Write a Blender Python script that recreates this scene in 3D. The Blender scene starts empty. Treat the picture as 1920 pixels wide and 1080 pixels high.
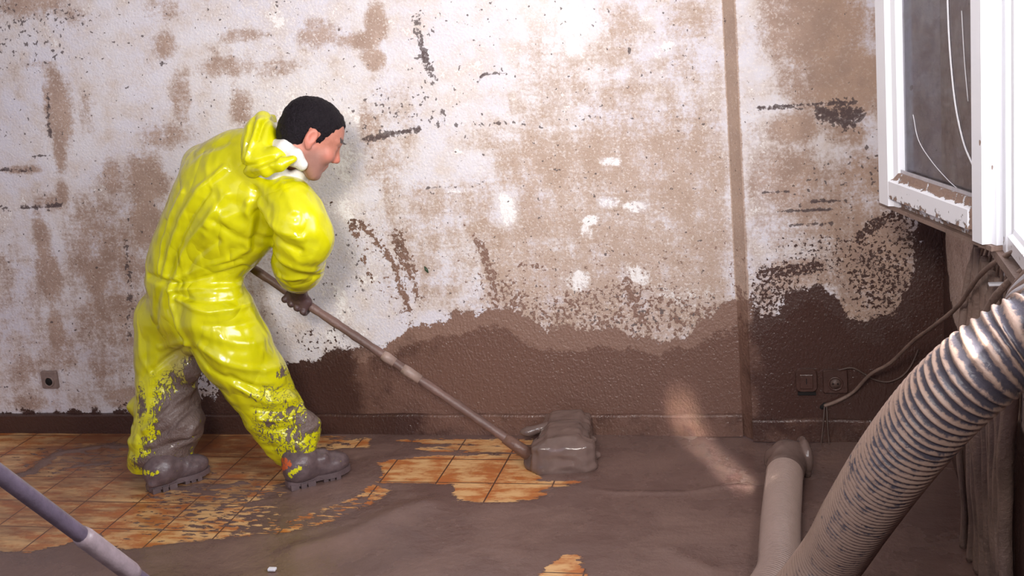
import bpy, bmesh, math, random
import numpy as np
from mathutils import Vector, Matrix
random.seed(7); np.random.seed(7)
S = bpy.context.scene; COL = S.collection

# ------------------------------------------------------------------ camera
F, YAW, PITCH, ROLL, PY, H = 2280., .235, .193, -.082, 417., 1.62
cy, sy = math.cos(YAW), math.sin(YAW)
_r = np.array([cy, sy, 0]); _f = np.array([-sy, cy, 0]); _u = np.array([0, 0, 1.])
_w = _f*math.cos(PITCH) - _u*math.sin(PITCH); _u2 = _u*math.cos(PITCH) + _f*math.sin(PITCH)
RX = _r*math.cos(ROLL) + _u2*math.sin(ROLL); UP = -_r*math.sin(ROLL) + _u2*math.cos(ROLL)
CP = np.array([0, 0, H])
cam = bpy.data.cameras.new('camera'); co = bpy.data.objects.new('camera', cam); COL.objects.link(co)
cam.sensor_width = 36; cam.lens = 36*F/1920; cam.shift_y = -(540-PY)/1920; cam.clip_start = .05
M = Matrix.Identity(4)
for i in range(3):
    M[i][0] = RX[i]; M[i][1] = UP[i]; M[i][2] = -_w[i]; M[i][3] = CP[i]
co.matrix_world = M; S.camera = co

def ray(x, y): return RX*(x-960)/F - UP*(y-PY)/F + _w
def on(x, y, ax, v):                      # the point of the plane axis=v seen at a pixel of the photo
    q = ray(x, y); return CP + q*(v-CP[ax])/q[ax]
def A(x, y, Y): return on(x, y, 1, Y)
def FL(x, y, z=0.): return on(x, y, 2, z)

# ------------------------------------------------------------------ light
S.view_settings.view_transform = 'Standard'; S.view_settings.look = 'None'
S.view_settings.exposure = -0.22; S.view_settings.gamma = 1.0
W = bpy.data.worlds.new('world'); S.world = W; W.use_nodes = True
bgn = W.node_tree.nodes['Background']; bgn.inputs[0].default_value = (.70, .66, 1.0, 1); bgn.inputs[1].default_value = .12

def area(name, loc, target, sx, sz, power, color, spread=180):
    l = bpy.data.lights.new(name, 'AREA'); l.shape = 'RECTANGLE'; l.size = sx; l.size_y = sz
    l.energy = power; l.color = color; l.spread = math.radians(spread)
    o = bpy.data.objects.new(name, l); COL.objects.link(o); o.location = loc
    o.rotation_euler = (Vector(target)-Vector(loc)).to_track_quat('-Z', 'Y').to_euler()
    return o
# daylight entering by the open window in the right wall
area('window_daylight', (.95, 1.85, 1.75), (-1.2, 3.6, 1.0), 1.5, 1.3, 105, (.95, .95, 1.0))
# unseen cool daylight fill from behind and to the left of the photographer
area('rear_daylight_fill', (-2.5, -.6, 2.0), (-2.2, 4., 1.2), 2.8, 1.7, 22, (.74, .72, 1.0))
# unseen warm lamp added above the photographer to brighten the upper wall
area('warm_wall_fill', (-.35, -.5, 2.35), (-.86, 4.1, 1.55),  .6, .5, 27, (1.0, .935, .87), 66)
# slim unseen lamp added to throw the pale streak over floor and wall
_A, _B, _C = FL(1420, 935), FL(1292, 812), A(1268, 730, 4.09)
_a = (_A-_B)/np.linalg.norm(_A-_B); _c = (_C-_B)/np.linalg.norm(_C-_B); _M = (_A*.45+_B*.55); _d = _a*2.4+_c*1.7; _L = _M+_d
gl = area('streak_lamp', tuple(_L), tuple(_M), .035, .55, .9, (1.0, .95, .85), 2.5); gl.data.energy = .42
_z = _d/np.linalg.norm(_d); _x = np.cross(_a, _c); _x /= np.linalg.norm(_x); _y = np.cross(_z, _x)
gl.matrix_world = Matrix([[_x[i], _y[i], _z[i], _L[i]] for i in range(3)]+[[0, 0, 0, 1]])

# ------------------------------------------------------------------ node helper
class NT:
    def __init__(s, name):
        s.m = bpy.data.materials.new(name); s.m.use_nodes = True; s.t = s.m.node_tree
        s.t.nodes.clear()
        s.out = s.n('ShaderNodeOutputMaterial'); s.b = s.n('ShaderNodeBsdfPrincipled')
        s.l(s.b.outputs[0], s.out.inputs[0]); s._co = None
    def n(s, t): return s.t.nodes.new(t)
    def l(s, a, b): s.t.links.new(a, b)
    def put(s, sock, v):
        if isinstance(v, bpy.types.NodeSocket): s.l(v, sock)
        elif isinstance(v, (tuple, list)): sock.default_value = (*v, 1)[:4] if sock.type == 'RGBA' else v[:3]
        else: sock.default_value = v
    def m_(s, op, a, b=0., c=0., clamp=False):
        x = s.n('ShaderNodeMath'); x.operation = op; x.use_clamp = clamp
        for i, v in enumerate((a, b, c)): s.put(x.inputs[i], v)
        return x.outputs[0]
    def add(s, a, b): return s.m_('ADD', a, b)
    def mul(s, a, b): return s.m_('MULTIPLY', a, b)
    def sub(s, a, b): return s.m_('SUBTRACT', a, b)
    def mx(s, a, b): return s.m_('MAXIMUM', a, b)
    def attr(s, name):
        x = s.n('ShaderNodeAttribute'); x.attribute_name = name; return x.outputs['Fac']
    def co(s):
        if s._co is None: s._co = s.n('ShaderNodeTexCoord').outputs['Object']
        return s._co
    def map(s, sc, rot=(0, 0, 0), loc=(0, 0, 0)):
        x = s.n('ShaderNodeMapping'); s.l(s.co(), x.inputs[0]); x.inputs['Scale'].default_value = sc
        x.inputs['Rotation'].default_value = rot; x.inputs['Location'].default_value = loc
        return x.outputs[0]
    def noise(s, scale, detail=4, rough=.6, vec=None, dist=0):
        x = s.n('ShaderNodeTexNoise'); s.l(vec or s.co(), x.inputs['Vector']); x.inputs['Scale'].default_value = scale
        x.inputs['Detail'].default_value = detail; x.inputs['Roughness'].default_value = rough
        x.inputs['Distortion'].default_value = dist
        return x.outputs['Fac']
    def vor(s, scale, vec=None):
        x = s.n('ShaderNodeTexVoronoi'); s.l(vec or s.co(), x.inputs['Vector']); x.inputs['Scale'].default_value = scale
        return x.outputs['Distance']
    def ss(s, v, lo, hi, a=0., b=1.):
        x = s.n('ShaderNodeMapRange'); x.interpolation_type = 'SMOOTHSTEP'
        s.put(x.inputs[0], v)
        for i, q in enumerate((lo, hi, a, b)): x.inputs[i+1].default_value = q
        return x.outputs[0]
    def mix(s, f, a, b):
        x = s.n('ShaderNodeMix'); x.data_type = 'RGBA'
        s.put(x.inputs[0], f); s.put(x.inputs[6], a); s.put(x.inputs[7], b)
        return x.outputs[2]
    def mixf(s, f, a, b):
        x = s.n('ShaderNodeMix'); s.put(x.inputs[0], f); s.put(x.inputs[2], a); s.put(x.inputs[3], b)
        return x.outputs[0]
    def bump(s, h, st=.5, d=.01, prev=None):
        x = s.n('ShaderNodeBump'); s.put(x.inputs['Height'], h); s.put(x.inputs['Strength'], st)
        x.inputs['Distance'].default_value = d
        if prev is not None: s.l(prev, x.inputs['Normal'])
        return x.outputs[0]
    def fin(s, color, rough, normal=None, **kw):
        s.put(s.b.inputs['Base Color'], color); s.put(s.b.inputs['Roughness'], rough)
        if normal is not None: s.l(normal, s.b.inputs['Normal'])
        for k, v in kw.items(): s.put(s.b.inputs[k.replace('_', ' ')], v)
        return s.m

MUD = (.168, .092, .070); MUD_D = (.070, .034, .027); MUD_L = (.25, .15, .115)  # the dark tone is wet mud deepened to stand in for shade

# ------------------------------------------------------------------ materials
def wall_material():
    t = NT('flooded_plaster')
    fine = t.noise(95, 5, .7); mid = t.noise(11, 6, .62); st = t.noise(1, 5, .6, t.map((26, 26, 5)))
    hor = t.noise(1, 4, .6, t.map((6, 6, 60)))
    sp = t.noise(170, 3, .6); big = t.noise(3.2, 3, .5)
    s = t.attr('stain')
    v = t.add(s, t.add(t.mul(t.sub(mid, .5), .75), t.mul(t.sub(st, .5), .62)))
    v = t.add(v, t.mul(t.sub(hor, .5), .42))
    v = t.add(v, t.mul(t.sub(fine, .5), .95))
    v = t.sub(v, t.mul(t.ss(t.add(t.attr('white'), t.add(t.mul(t.sub(mid, .5), 1.3), t.mul(t.sub(fine, .5), 1.2))), .35, .8), .6))
    sf = t.ss(v, .18, .68)
    white = t.mix(t.ss(big, .3, .7), (.71, .69, .77), (.76, .735, .77))
    white = t.mix(t.ss(mid, .35, .75), white, (.66, .57, .52))
    wa = t.ss(t.add(t.attr('white'), t.add(t.mul(t.sub(mid, .5), 2.2), t.mul(t.sub(fine, .5), 1.6))), .45, .7)
    white = t.mix(wa, white, (.9, .88, .88))
    warm = t.mix(t.attr('ochre'), (.45, .315, .245), (.40, .235, .125))
    warm = t.mix(t.ss(mid, .35, .7), warm, (.31, .195, .14))
    warm = t.mix(t.attr('tan'), warm, (.56, .415, .31))
    c = t.mix(t.mul(sf, .82), white, warm)
    rs_ = t.ss(t.noise(150, 4, .7, t.map((1, 1, 1), loc=(9, 1, 4))), .56, .66)
    c = t.mix(t.mul(t.mul(rs_, sf), .45), c, (.30, .19, .15))
    # white grains of the stipple rubbed clean
    gr = t.ss(t.sub(t.noise(115, 4, .62), t.mul(s, .04)), .55, .585)
    c = t.mix(t.mul(gr, t.mul(.62, t.sub(1., t.mul(t.attr('ochre'), .85)))), c, (.86, .81, .79))
    # dark specks
    spk = t.ss(t.add(t.noise(60, 2, .5, t.map((1, 1, 1), loc=(3, 3, 3))), t.mul(t.attr('dark'), .34)), .70, .73)
    c = t.mix(t.mul(spk, .85), c, (.10, .075, .075))
    dk = t.ss(t.add(t.attr('dark'), t.mul(t.sub(fine, .5), 2.2)), .55, .8)
    c = t.mix(t.mul(dk, .85), c, (.09, .06, .06))
    # mud
    jag = t.add(t.mul(t.sub(fine, .5), .075), t.mul(t.sub(mid, .5), .15))
    sd = t.add(t.attr('mud'), jag)
    mf = t.ss(sd, -.0015, .0025)
    spl = t.ss(t.add(t.attr('splash'), t.mul(t.sub(t.noise(75, 3, .62), .5), 2.3)), .52, .62)
    mud = t.mx(mf, t.mul(spl, t.ss(t.attr('splash'), .02, .1)))
    depth = t.ss(t.add(sd, t.mul(t.sub(big, .5), .16)), .045, .062)
    mc = t.mix(depth, MUD_L, MUD)
    mc = t.mix(t.ss(t.add(t.attr('wet_shade'), t.mul(t.sub(mid, .5), .5)), .4, .6), mc, MUD_D)  # wet mud and painted shade share this darker tone
    c = t.mix(mud, c, mc)
    stip = t.noise(120, 3, .55); stip2 = t.noise(1, 2, .5, t.map((120, 120, 60), rot=(0, .6, 0)))
    bmp = t.bump(stip, t.mixf(mud, .55, t.mixf(t.attr('wet_shade'), .7, .4)), .006)
    bmp = t.bump(stip2, t.mul(mud, .5), .006, bmp)
    bmp = t.bump(mud, .6, .002, bmp)
    wetr = t.mixf(mud, .78, t.mixf(depth, .40, .23))
    return t.fin(c, wetr, bmp, Specular_IOR_Level=.5)

def mud_material(name='wet_mud', c=MUD, rough=.3, bs=.5, sc=60):
    t = NT(name)
    n = t.noise(sc, 5, .6); b = t.noise(9, 4, .5)
    col = t.mix(t.ss(b, .3, .7), tuple(x*.8 for x in c), tuple(min(1, x*1.2) for x in c))
    return t.fin(col, t.mixf(n, rough-.08, rough+.12), t.bump(n, bs, .006))

def floor_material():
    t = NT('muddy_tiles')
    sx = t.n('ShaderNodeSeparateXYZ'); t.l(t.co(), sx.inputs[0])
    X0, Y0, T = -13.063*.2, 18.355*.2, .2
    def cell(v, o):
        q = t.m_('DIVIDE', t.sub(v, o), T); f = t.m_('FRACT', q)
        return t.mul(t.m_('MINIMUM', f, t.sub(1., f)), T), t.m_('FLOOR', q)
    dx, ix = cell(sx.outputs[0], X0); dy, iy = cell(sx.outputs[1], Y0)
    d = t.m_('MINIMUM', dx, dy)
    cb = t.n('ShaderNodeCombineXYZ'); t.l(ix, cb.inputs[0]); t.l(iy, cb.inputs[1])
    wn = t.n('ShaderNodeTexWhiteNoise'); wn.noise_dimensions = '3D'; t.l(cb.outputs[0], wn.inputs['Vector'])
    cl = t.noise(1, 5, .6, t.map((9, 22, 9))); fi = t.noise(80, 4, .6)
    q = t.add(t.add(cl, t.mul(t.sub(wn.outputs[0], .5), .10)), t.mul(t.sub(dx, .05), -.8))
    tile = t.mix(t.ss(q, .36, .64), (.76, .47, .215), (.50, .165, .036))
    tile = t.mix(t.ss(t.mul(fi, q), .24, .38), tile, (.50, .16, .05))
    grout = t.ss(t.add(d, t.mul(t.sub(fi, .5), .002)), .0016, .0034)
    tile = t.mix(grout, (.10, .045, .03), tile)
    film_shade = t.attr('film_shade')
    fm = t.ss(t.add(film_shade, t.mul(t.sub(t.noise(1, 5, .65, t.map((5, 22, 5))), .5), 1.5)), .15, .95)  # mud film, with the shade on the tiles painted in
    tile = t.mix(t.mul(fm, .8), tile, (.17, .07, .04))
    sm = t.noise(1, 6, .68, t.map((14, 60, 14), rot=(0, 0, -.15))); md = t.noise(26, 5, .6)
    sd = t.add(t.attr('mud'), t.add(t.mul(t.sub(sm, .5), .085), t.mul(t.sub(md, .5), .035)))
    sd2 = t.mul(t.sub(t.add(t.mul(t.sub(t.noise(1, 4, .6, t.map((20, 55, 20), rot=(0, 0, .25))), .5), 1.), t.mul(t.attr('speck'), .5)), .33), .1)
    sda = t.mx(sd, sd2)
    mf = t.ss(sda, -.001, .002)
    mb = t.noise(4, 5, .6)
    mc = t.mix(t.ss(mb, .35, .68), (.150, .090, .078), (.205, .128, .108))
    c = t.mix(mf, tile, mc)
    lump = t.noise(14, 5, .55); grain = t.noise(140, 3, .6)
    b = t.bump(mf, .7, .004)
    b = t.bump(lump, t.mul(mf, .22), .03, b)
    b = t.bump(grain, t.mul(mf, .22), .004, b)
    r = t.mixf(mf, .30, t.ss(mb, .3, .7, .17, .40))
    return t.fin(c, r, b)

def suit_material():
    t = NT('yellow_vinyl')
    n = t.noise(45, 5, .65); n2 = t.noise(9, 4, .55); n3 = t.noise(1, 5, .65, t.map((75, 30, 32), rot=(0, .35, 0)))
    v = t.add(t.attr('mud'), t.add(t.mul(t.sub(n3, .5), 1.7), t.mul(t.sub(n2, .5), .7)))
    mf = t.ss(v, .47, .56)
    ck = t.m_('ABSOLUTE', t.sub(t.noise(1, 2, .5, t.map((48, 30, 62), rot=(0, .4, 0)), .5), .5))
    ckm = t.mul(t.ss(ck, .022, .012), t.ss(t.attr('mud'), .22, .34))
    mf = t.mx(mf, ckm)
    hz = t.ss(t.add(t.attr('haze'), t.mul(t.sub(n, .5), .6)), .1, 1.1)
    y = t.mix(t.ss(n2, .3, .7), (.60, .585, .002), (.72, .69, .004))
    y = t.mix(t.mul(hz, .75), y, (.36, .28, .12))
    c = t.mix(mf, y, (.155, .108, .095))
    cr = t.noise(1, 1.5, .4, t.map((13, 13, 6), rot=(.3, .5, 0)), 1.2)
    rg = t.m_('ABSOLUTE', t.sub(t.noise(1, 1, .4, t.map((9, 9, 6), rot=(.2, -.6, .3)), .6), .5))
    b = t.bump(cr, t.mixf(mf, .30, .2), .03); b = t.bump(rg, t.mixf(mf, .45, .2), .06, b); b = t.bump(t.mul(n, mf), .8, .012, b)
    return t.fin(c, t.mixf(mf, t.mixf(hz, .26, .5), .36), b, Specular_IOR_Level=.5, Coat_Weight=t.mixf(mf, .5, .1), Coat_Roughness=.07)

def skin_material():
    t = NT('skin')
    n = t.noise(40, 4, .6)
    c = t.mix(t.ss(n, .3, .7), (.44, .175, .12), (.53, .225, .16))
    c = t.mix(t.mul(t.attr('stubble'), .6), c, (.25, .155, .135))
    c = t.mix(t.mul(t.attr('red'), .6), c, (.66, .20, .14))
    c = t.mix(t.attr('brow'), c, (.045, .025, .025))
    return t.fin(c, .5, t.bump(t.noise(260, 2, .5), .15, .002), Subsurface_Weight=.08, Subsurface_Radius=(.02, .008, .005))

def simple(name, c, rough=.5, bs=0., sc=50, var=.15, **kw):
    t = NT(name); n = t.noise(sc, 4, .6)
    col = t.mix(t.ss(n, .3, .7), tuple(x*(1-var) for x in c), tuple(min(1, x*(1+var)) for x in c))
    return t.fin(col, rough, t.bump(n, bs, .006) if bs else None, **kw)

def hose_material(name, amount, base, rib, nz=1.):
    t = NT(name)
    n = t.noise(1, 5, .65, t.map((50, 50, 50))); n2 = t.noise(13, 4, .6)
    v = t.add(t.attr('crest'), t.add(t.mul(t.sub(n, .5), 2.3*nz), t.mul(t.sub(n2, .5), 1.4*nz)))
    f = t.ss(t.add(v, t.sub(t.attr('mudd'), .5)), .25, .75)
    c = t.mix(t.mul(f, amount), base, rib)
    return t.fin(c, t.mixf(f, .3, .5), t.bump(n, .5, .006))

def frame_material():
    t = NT('white_plastic')
    n = t.noise(38, 5, .65); n2 = t.noise(1, 4, .6, t.map((70, 70, 26)))
    v = t.add(t.attr('mud'), t.mul(t.sub(n, .5), 1.9))
    f = t.ss(v, .5, .6)
    sp = t.ss(t.noise(30, 2, .4, t.map((1, 1, .6), loc=(5, 2, 1))), .735, .75)
    c = t.mix(t.mx(f, sp), (.86, .87, .92), (.30, .20, .155))
    return t.fin(c, t.mixf(f, .3, .6), t.bump(t.mul(n, f), .8, .01))

def glass_material():
    t = NT('dirty_glass')
    g = t.n('ShaderNodeBsdfGlossy'); g.inputs['Roughness'].default_value = .03
    tr = t.n('ShaderNodeBsdfTransparent'); tr.inputs[0].default_value = (.62, .61, .66, 1)
    df = t.n('ShaderNodeBsdfDiffuse'); df.inputs[0].default_value = (.34, .31, .30, 1)
    m1 = t.n('ShaderNodeMixShader'); m2 = t.n('ShaderNodeMixShader')
    dirt = t.ss(t.noise(24, 6, .7), .35, .8, .10, .42)
    t.l(dirt, m1.inputs[0]); t.l(tr.outputs[0], m1.inputs[1]); t.l(df.outputs[0], m1.inputs[2])
    m2.inputs[0].default_value = .08; t.l(m1.outputs[0], m2.inputs[1]); t.l(g.outputs[0], m2.inputs[2])
    t.l(m2.outputs[0], t.out.inputs[0]); t.t.nodes.remove(t.b)
    return t.m

def boot_material():
    t = NT('muddy_boot'); n = t.noise(45, 5, .6); fi = t.noise(190, 3, .6)
    c = t.mix(t.ss(n, .3, .7), (.10, .070, .075), (.15, .105, .108))
    j = t.mul(t.sub(fi, .5), 2.4)
    c = t.mix(t.ss(t.add(t.attr('orange'), j), .5, .6), c, (.62, .12, .03))
    c = t.mix(t.ss(t.add(t.attr('yellow'), j), .5, .6), c, (.68, .66, .01))
    return t.fin(c, t.mixf(n, .22, .42), t.bump(n, .4, .006))

MT = dict(gl=mud_material('muddy_glove', (.085, .048, .048), .38), bootm=boot_material(), wall=wall_material(), floor=floor_material(), suit=suit_material(), skin=skin_material(),
    mud=mud_material(), mud_d=mud_material('shaded_wet_mud', MUD_D, .28), mud_l=mud_material('drying_mud', (.24, .16, .13), .5),  # the dark mud tone also carries painted shade
    glossmud=mud_material('glossy_mud', (.17, .115, .10), .16, .35, 26),
    boot=mud_material('muddy_rubber', (.125, .088, .092), .30, .4, 45),
    hair=simple('black_hair', (.009, .006, .009), .6, .9, 190, .4, Specular_IOR_Level=.2), cloth=simple('white_cotton', (.80, .78, .74), .85, .3, 120, .05),
    ceil=simple('ceiling_paint', (.72, .69, .66), .9), frame=frame_material(), glass=glass_material(),
    wood=mud_material('muddy_wood', (.16, .095, .08), .4, .4, 70), dark=simple('dark_hole', (.01, .008, .008), .9),
    band=simple('pale_tape', (.33, .235, .20), .45, .2), steel=simple('grey_metal', (.5, .48, .52), .35, .2, 60, .1),
    cable=mud_material('mud_caked_cable', (.23, .155, .125), .5, .8, 90), cable_d=mud_material('dark_cable', (.10, .062, .05), .45, .5, 90),
    hose=hose_material('grey_corrugated_hose', 1., (.085, .078, .10), (.40, .28, .225)),
    hose_s=hose_material('mud_covered_hose', 1., (.19, .13, .11), (.35, .25, .215), .25),
    orange=simple('orange_paint', (.7, .14, .04), .4), white=simple('white_paint', (.8, .8, .86), .4, var=.05),
    purple=simple('grey_handle', (.105, .08, .115), .4, .3, 40), purple_l=simple('pale_handle_tip', (.27, .21, .23), .4, .3, 40))

# ------------------------------------------------------------------ mesh helpers
def mk(name, verts, faces, mat, parent=None, smooth=True, attrs=None, loc=(0, 0, 0), label=None, cat=None, kind=None, group=None):
    """verts are world coordinates; a top-level thing gets its origin at loc, a child shares its parent's origin"""
    o0 = np.array(parent['_o'] if parent is not None else loc, float)
    me = bpy.data.meshes.new(name); v = np.asarray(verts, float)-o0
    me.from_pydata(v.tolist(), [], [tuple(int(i) for i in f) for f in faces] if not isinstance(faces, np.ndarray) else faces.tolist())
    if smooth: me.polygons.foreach_set('use_smooth', [True]*len(me.polygons))
    for k, a in (attrs or {}).items():
        at = me.attributes.new(k, 'FLOAT', 'POINT'); at.data.foreach_set('value', np.asarray(a, np.float32))
    me.materials.append(mat); me.update()
    o = bpy.data.objects.new(name, me); COL.objects.link(o)
    if parent is not None: o.parent = parent
    else: o.location = loc
    o['_o'] = [float(x) for x in o0]
    for k, q in (('label', label), ('category', cat), ('kind', kind), ('group', group)):
        if q: o[k] = q
    return o
def empty(name, loc, label, cat, group=None):
    o = bpy.data.objects.new(name, None); COL.objects.link(o); o.location = loc
    o['label'] = label; o['category'] = cat; o['_o'] = [float(x) for x in loc]; o.empty_display_size = .05
    if group: o['group'] = group
    return o
def bev(o, w, seg=2):
    m = o.modifiers.new('bevel', 'BEVEL'); m.width = w; m.segments = seg; m.limit_method = 'ANGLE'
    return o
def boxv(x0, x1, y0, y1, z0, z1, n=0):
    v = [(x, y, z) for x in (x0, x1) for y in (y0, y1) for z in (z0, z1)]
    f = [(0, 1, 3, 2), (4, 6, 7, 5), (0, 4, 5, 1), (2, 3, 7, 6), (0, 2, 6, 4), (1, 5, 7, 3)]
    return v, f
def joinvf(parts):
    V = []; Fs = []
    for v, f in parts:
        b = len(V); V += [tuple(p) for p in v]; Fs += [tuple(i+b for i in q) for q in f]
    return V, Fs
def catmull(pts, n=12):
    P = np.array(pts, float); P = np.vstack([2*P[0]-P[1], P, 2*P[-1]-P[-2]]); out = []
    for i in range(1, len(P)-2):
        for t in np.arange(n)/n:
            a, b, c, d = P[i-1:i+3]
            out.append(.5*((2*b)+(c-a)*t+(2*a-5*b+4*c-d)*t*t+(3*b-a-3*c+d)*t**3))
    out.append(P[-2]); return np.array(out)
def frames(path):
    T = np.gradient(path, axis=0); T /= np.linalg.norm(T, axis=1)[:, None]
    n = np.cross(T[0], [.3, .2, 1.]); n /= np.linalg.norm(n); N = []
    for t in T:
        n = n-t*np.dot(n, t); n /= np.linalg.norm(n); N.append(n.copy())
    N = np.array(N); return T, N, np.cross(T, N)
def tube(path, rad, k=12, caps=True, rf=None):
    """rad: number or array along the path; rf(i, ang) gives a factor"""
    path = np.asarray(path, float); n = len(path); rad = np.broadcast_to(np.asarray(rad, float), (n,))
    T, N, B = frames(path); a = np.arange(k)*2*math.pi/k
    R = rad[:, None]*np.ones(k)
    if rf is not None: R = R*rf(np.arange(n)[:, None], a[None, :])
    V = path[:, None, :]+R[..., None]*(np.cos(a)[None, :, None]*N[:, None, :]+np.sin(a)[None, :, None]*B[:, None, :])
    V = V.reshape(-1, 3).tolist()
    Fs = [(i*k+j, i*k+(j+1) % k, (i+1)*k+(j+1) % k, (i+1)*k+j) for i in range(n-1) for j in range(k)]
    if caps: Fs += [tuple(range(k))[::-1], tuple((n-1)*k+j for j in range(k))]
    return V, Fs
def poly_sd(P, poly):
    """signed distance, positive inside; P (n,2)"""
    poly = np.asarray(poly, float); d = np.full(len(P), 1e9); ins = np.zeros(len(P), bool)
    for i in range(len(poly)):
        a, b = poly[i], poly[(i+1) % len(poly)]
        e = b-a; w = P-a; t = np.clip((w@e)/(e@e+1e-12), 0, 1)
        d = np.minimum(d, np.linalg.norm(w-t[:, None]*e, axis=1))
        c = (a[1] > P[:, 1]) != (b[1] > P[:, 1])
        with np.errstate(divide='ignore', invalid='ignore'):
            x = (b[0]-a[0])*(P[:, 1]-a[1])/(b[1]-a[1]+1e-15)+a[0]
        ins ^= c & (P[:, 0] < x)
    return np.where(ins, d, -d)
def line_d(P, pts):
    d = np.full(len(P), 1e9)
    for a, b in zip(pts[:-1], pts[1:]):
        a = np.asarray(a, float); b = np.asarray(b, float); e = b-a; w = P-a
        t = np.clip((w@e)/(e@e+1e-12), 0, 1); d = np.minimum(d, np.linalg.norm(w-t[:, None]*e, axis=1))
    return d
def blob(P, c, rx, ry, p=2.):
    q = (np.abs((P[:, 0]-c[0])/rx)**p+np.abs((P[:, 1]-c[1])/ry)**p)
    return np.clip(1.5-1.0*q**(1/p), 0, 1)

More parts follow.
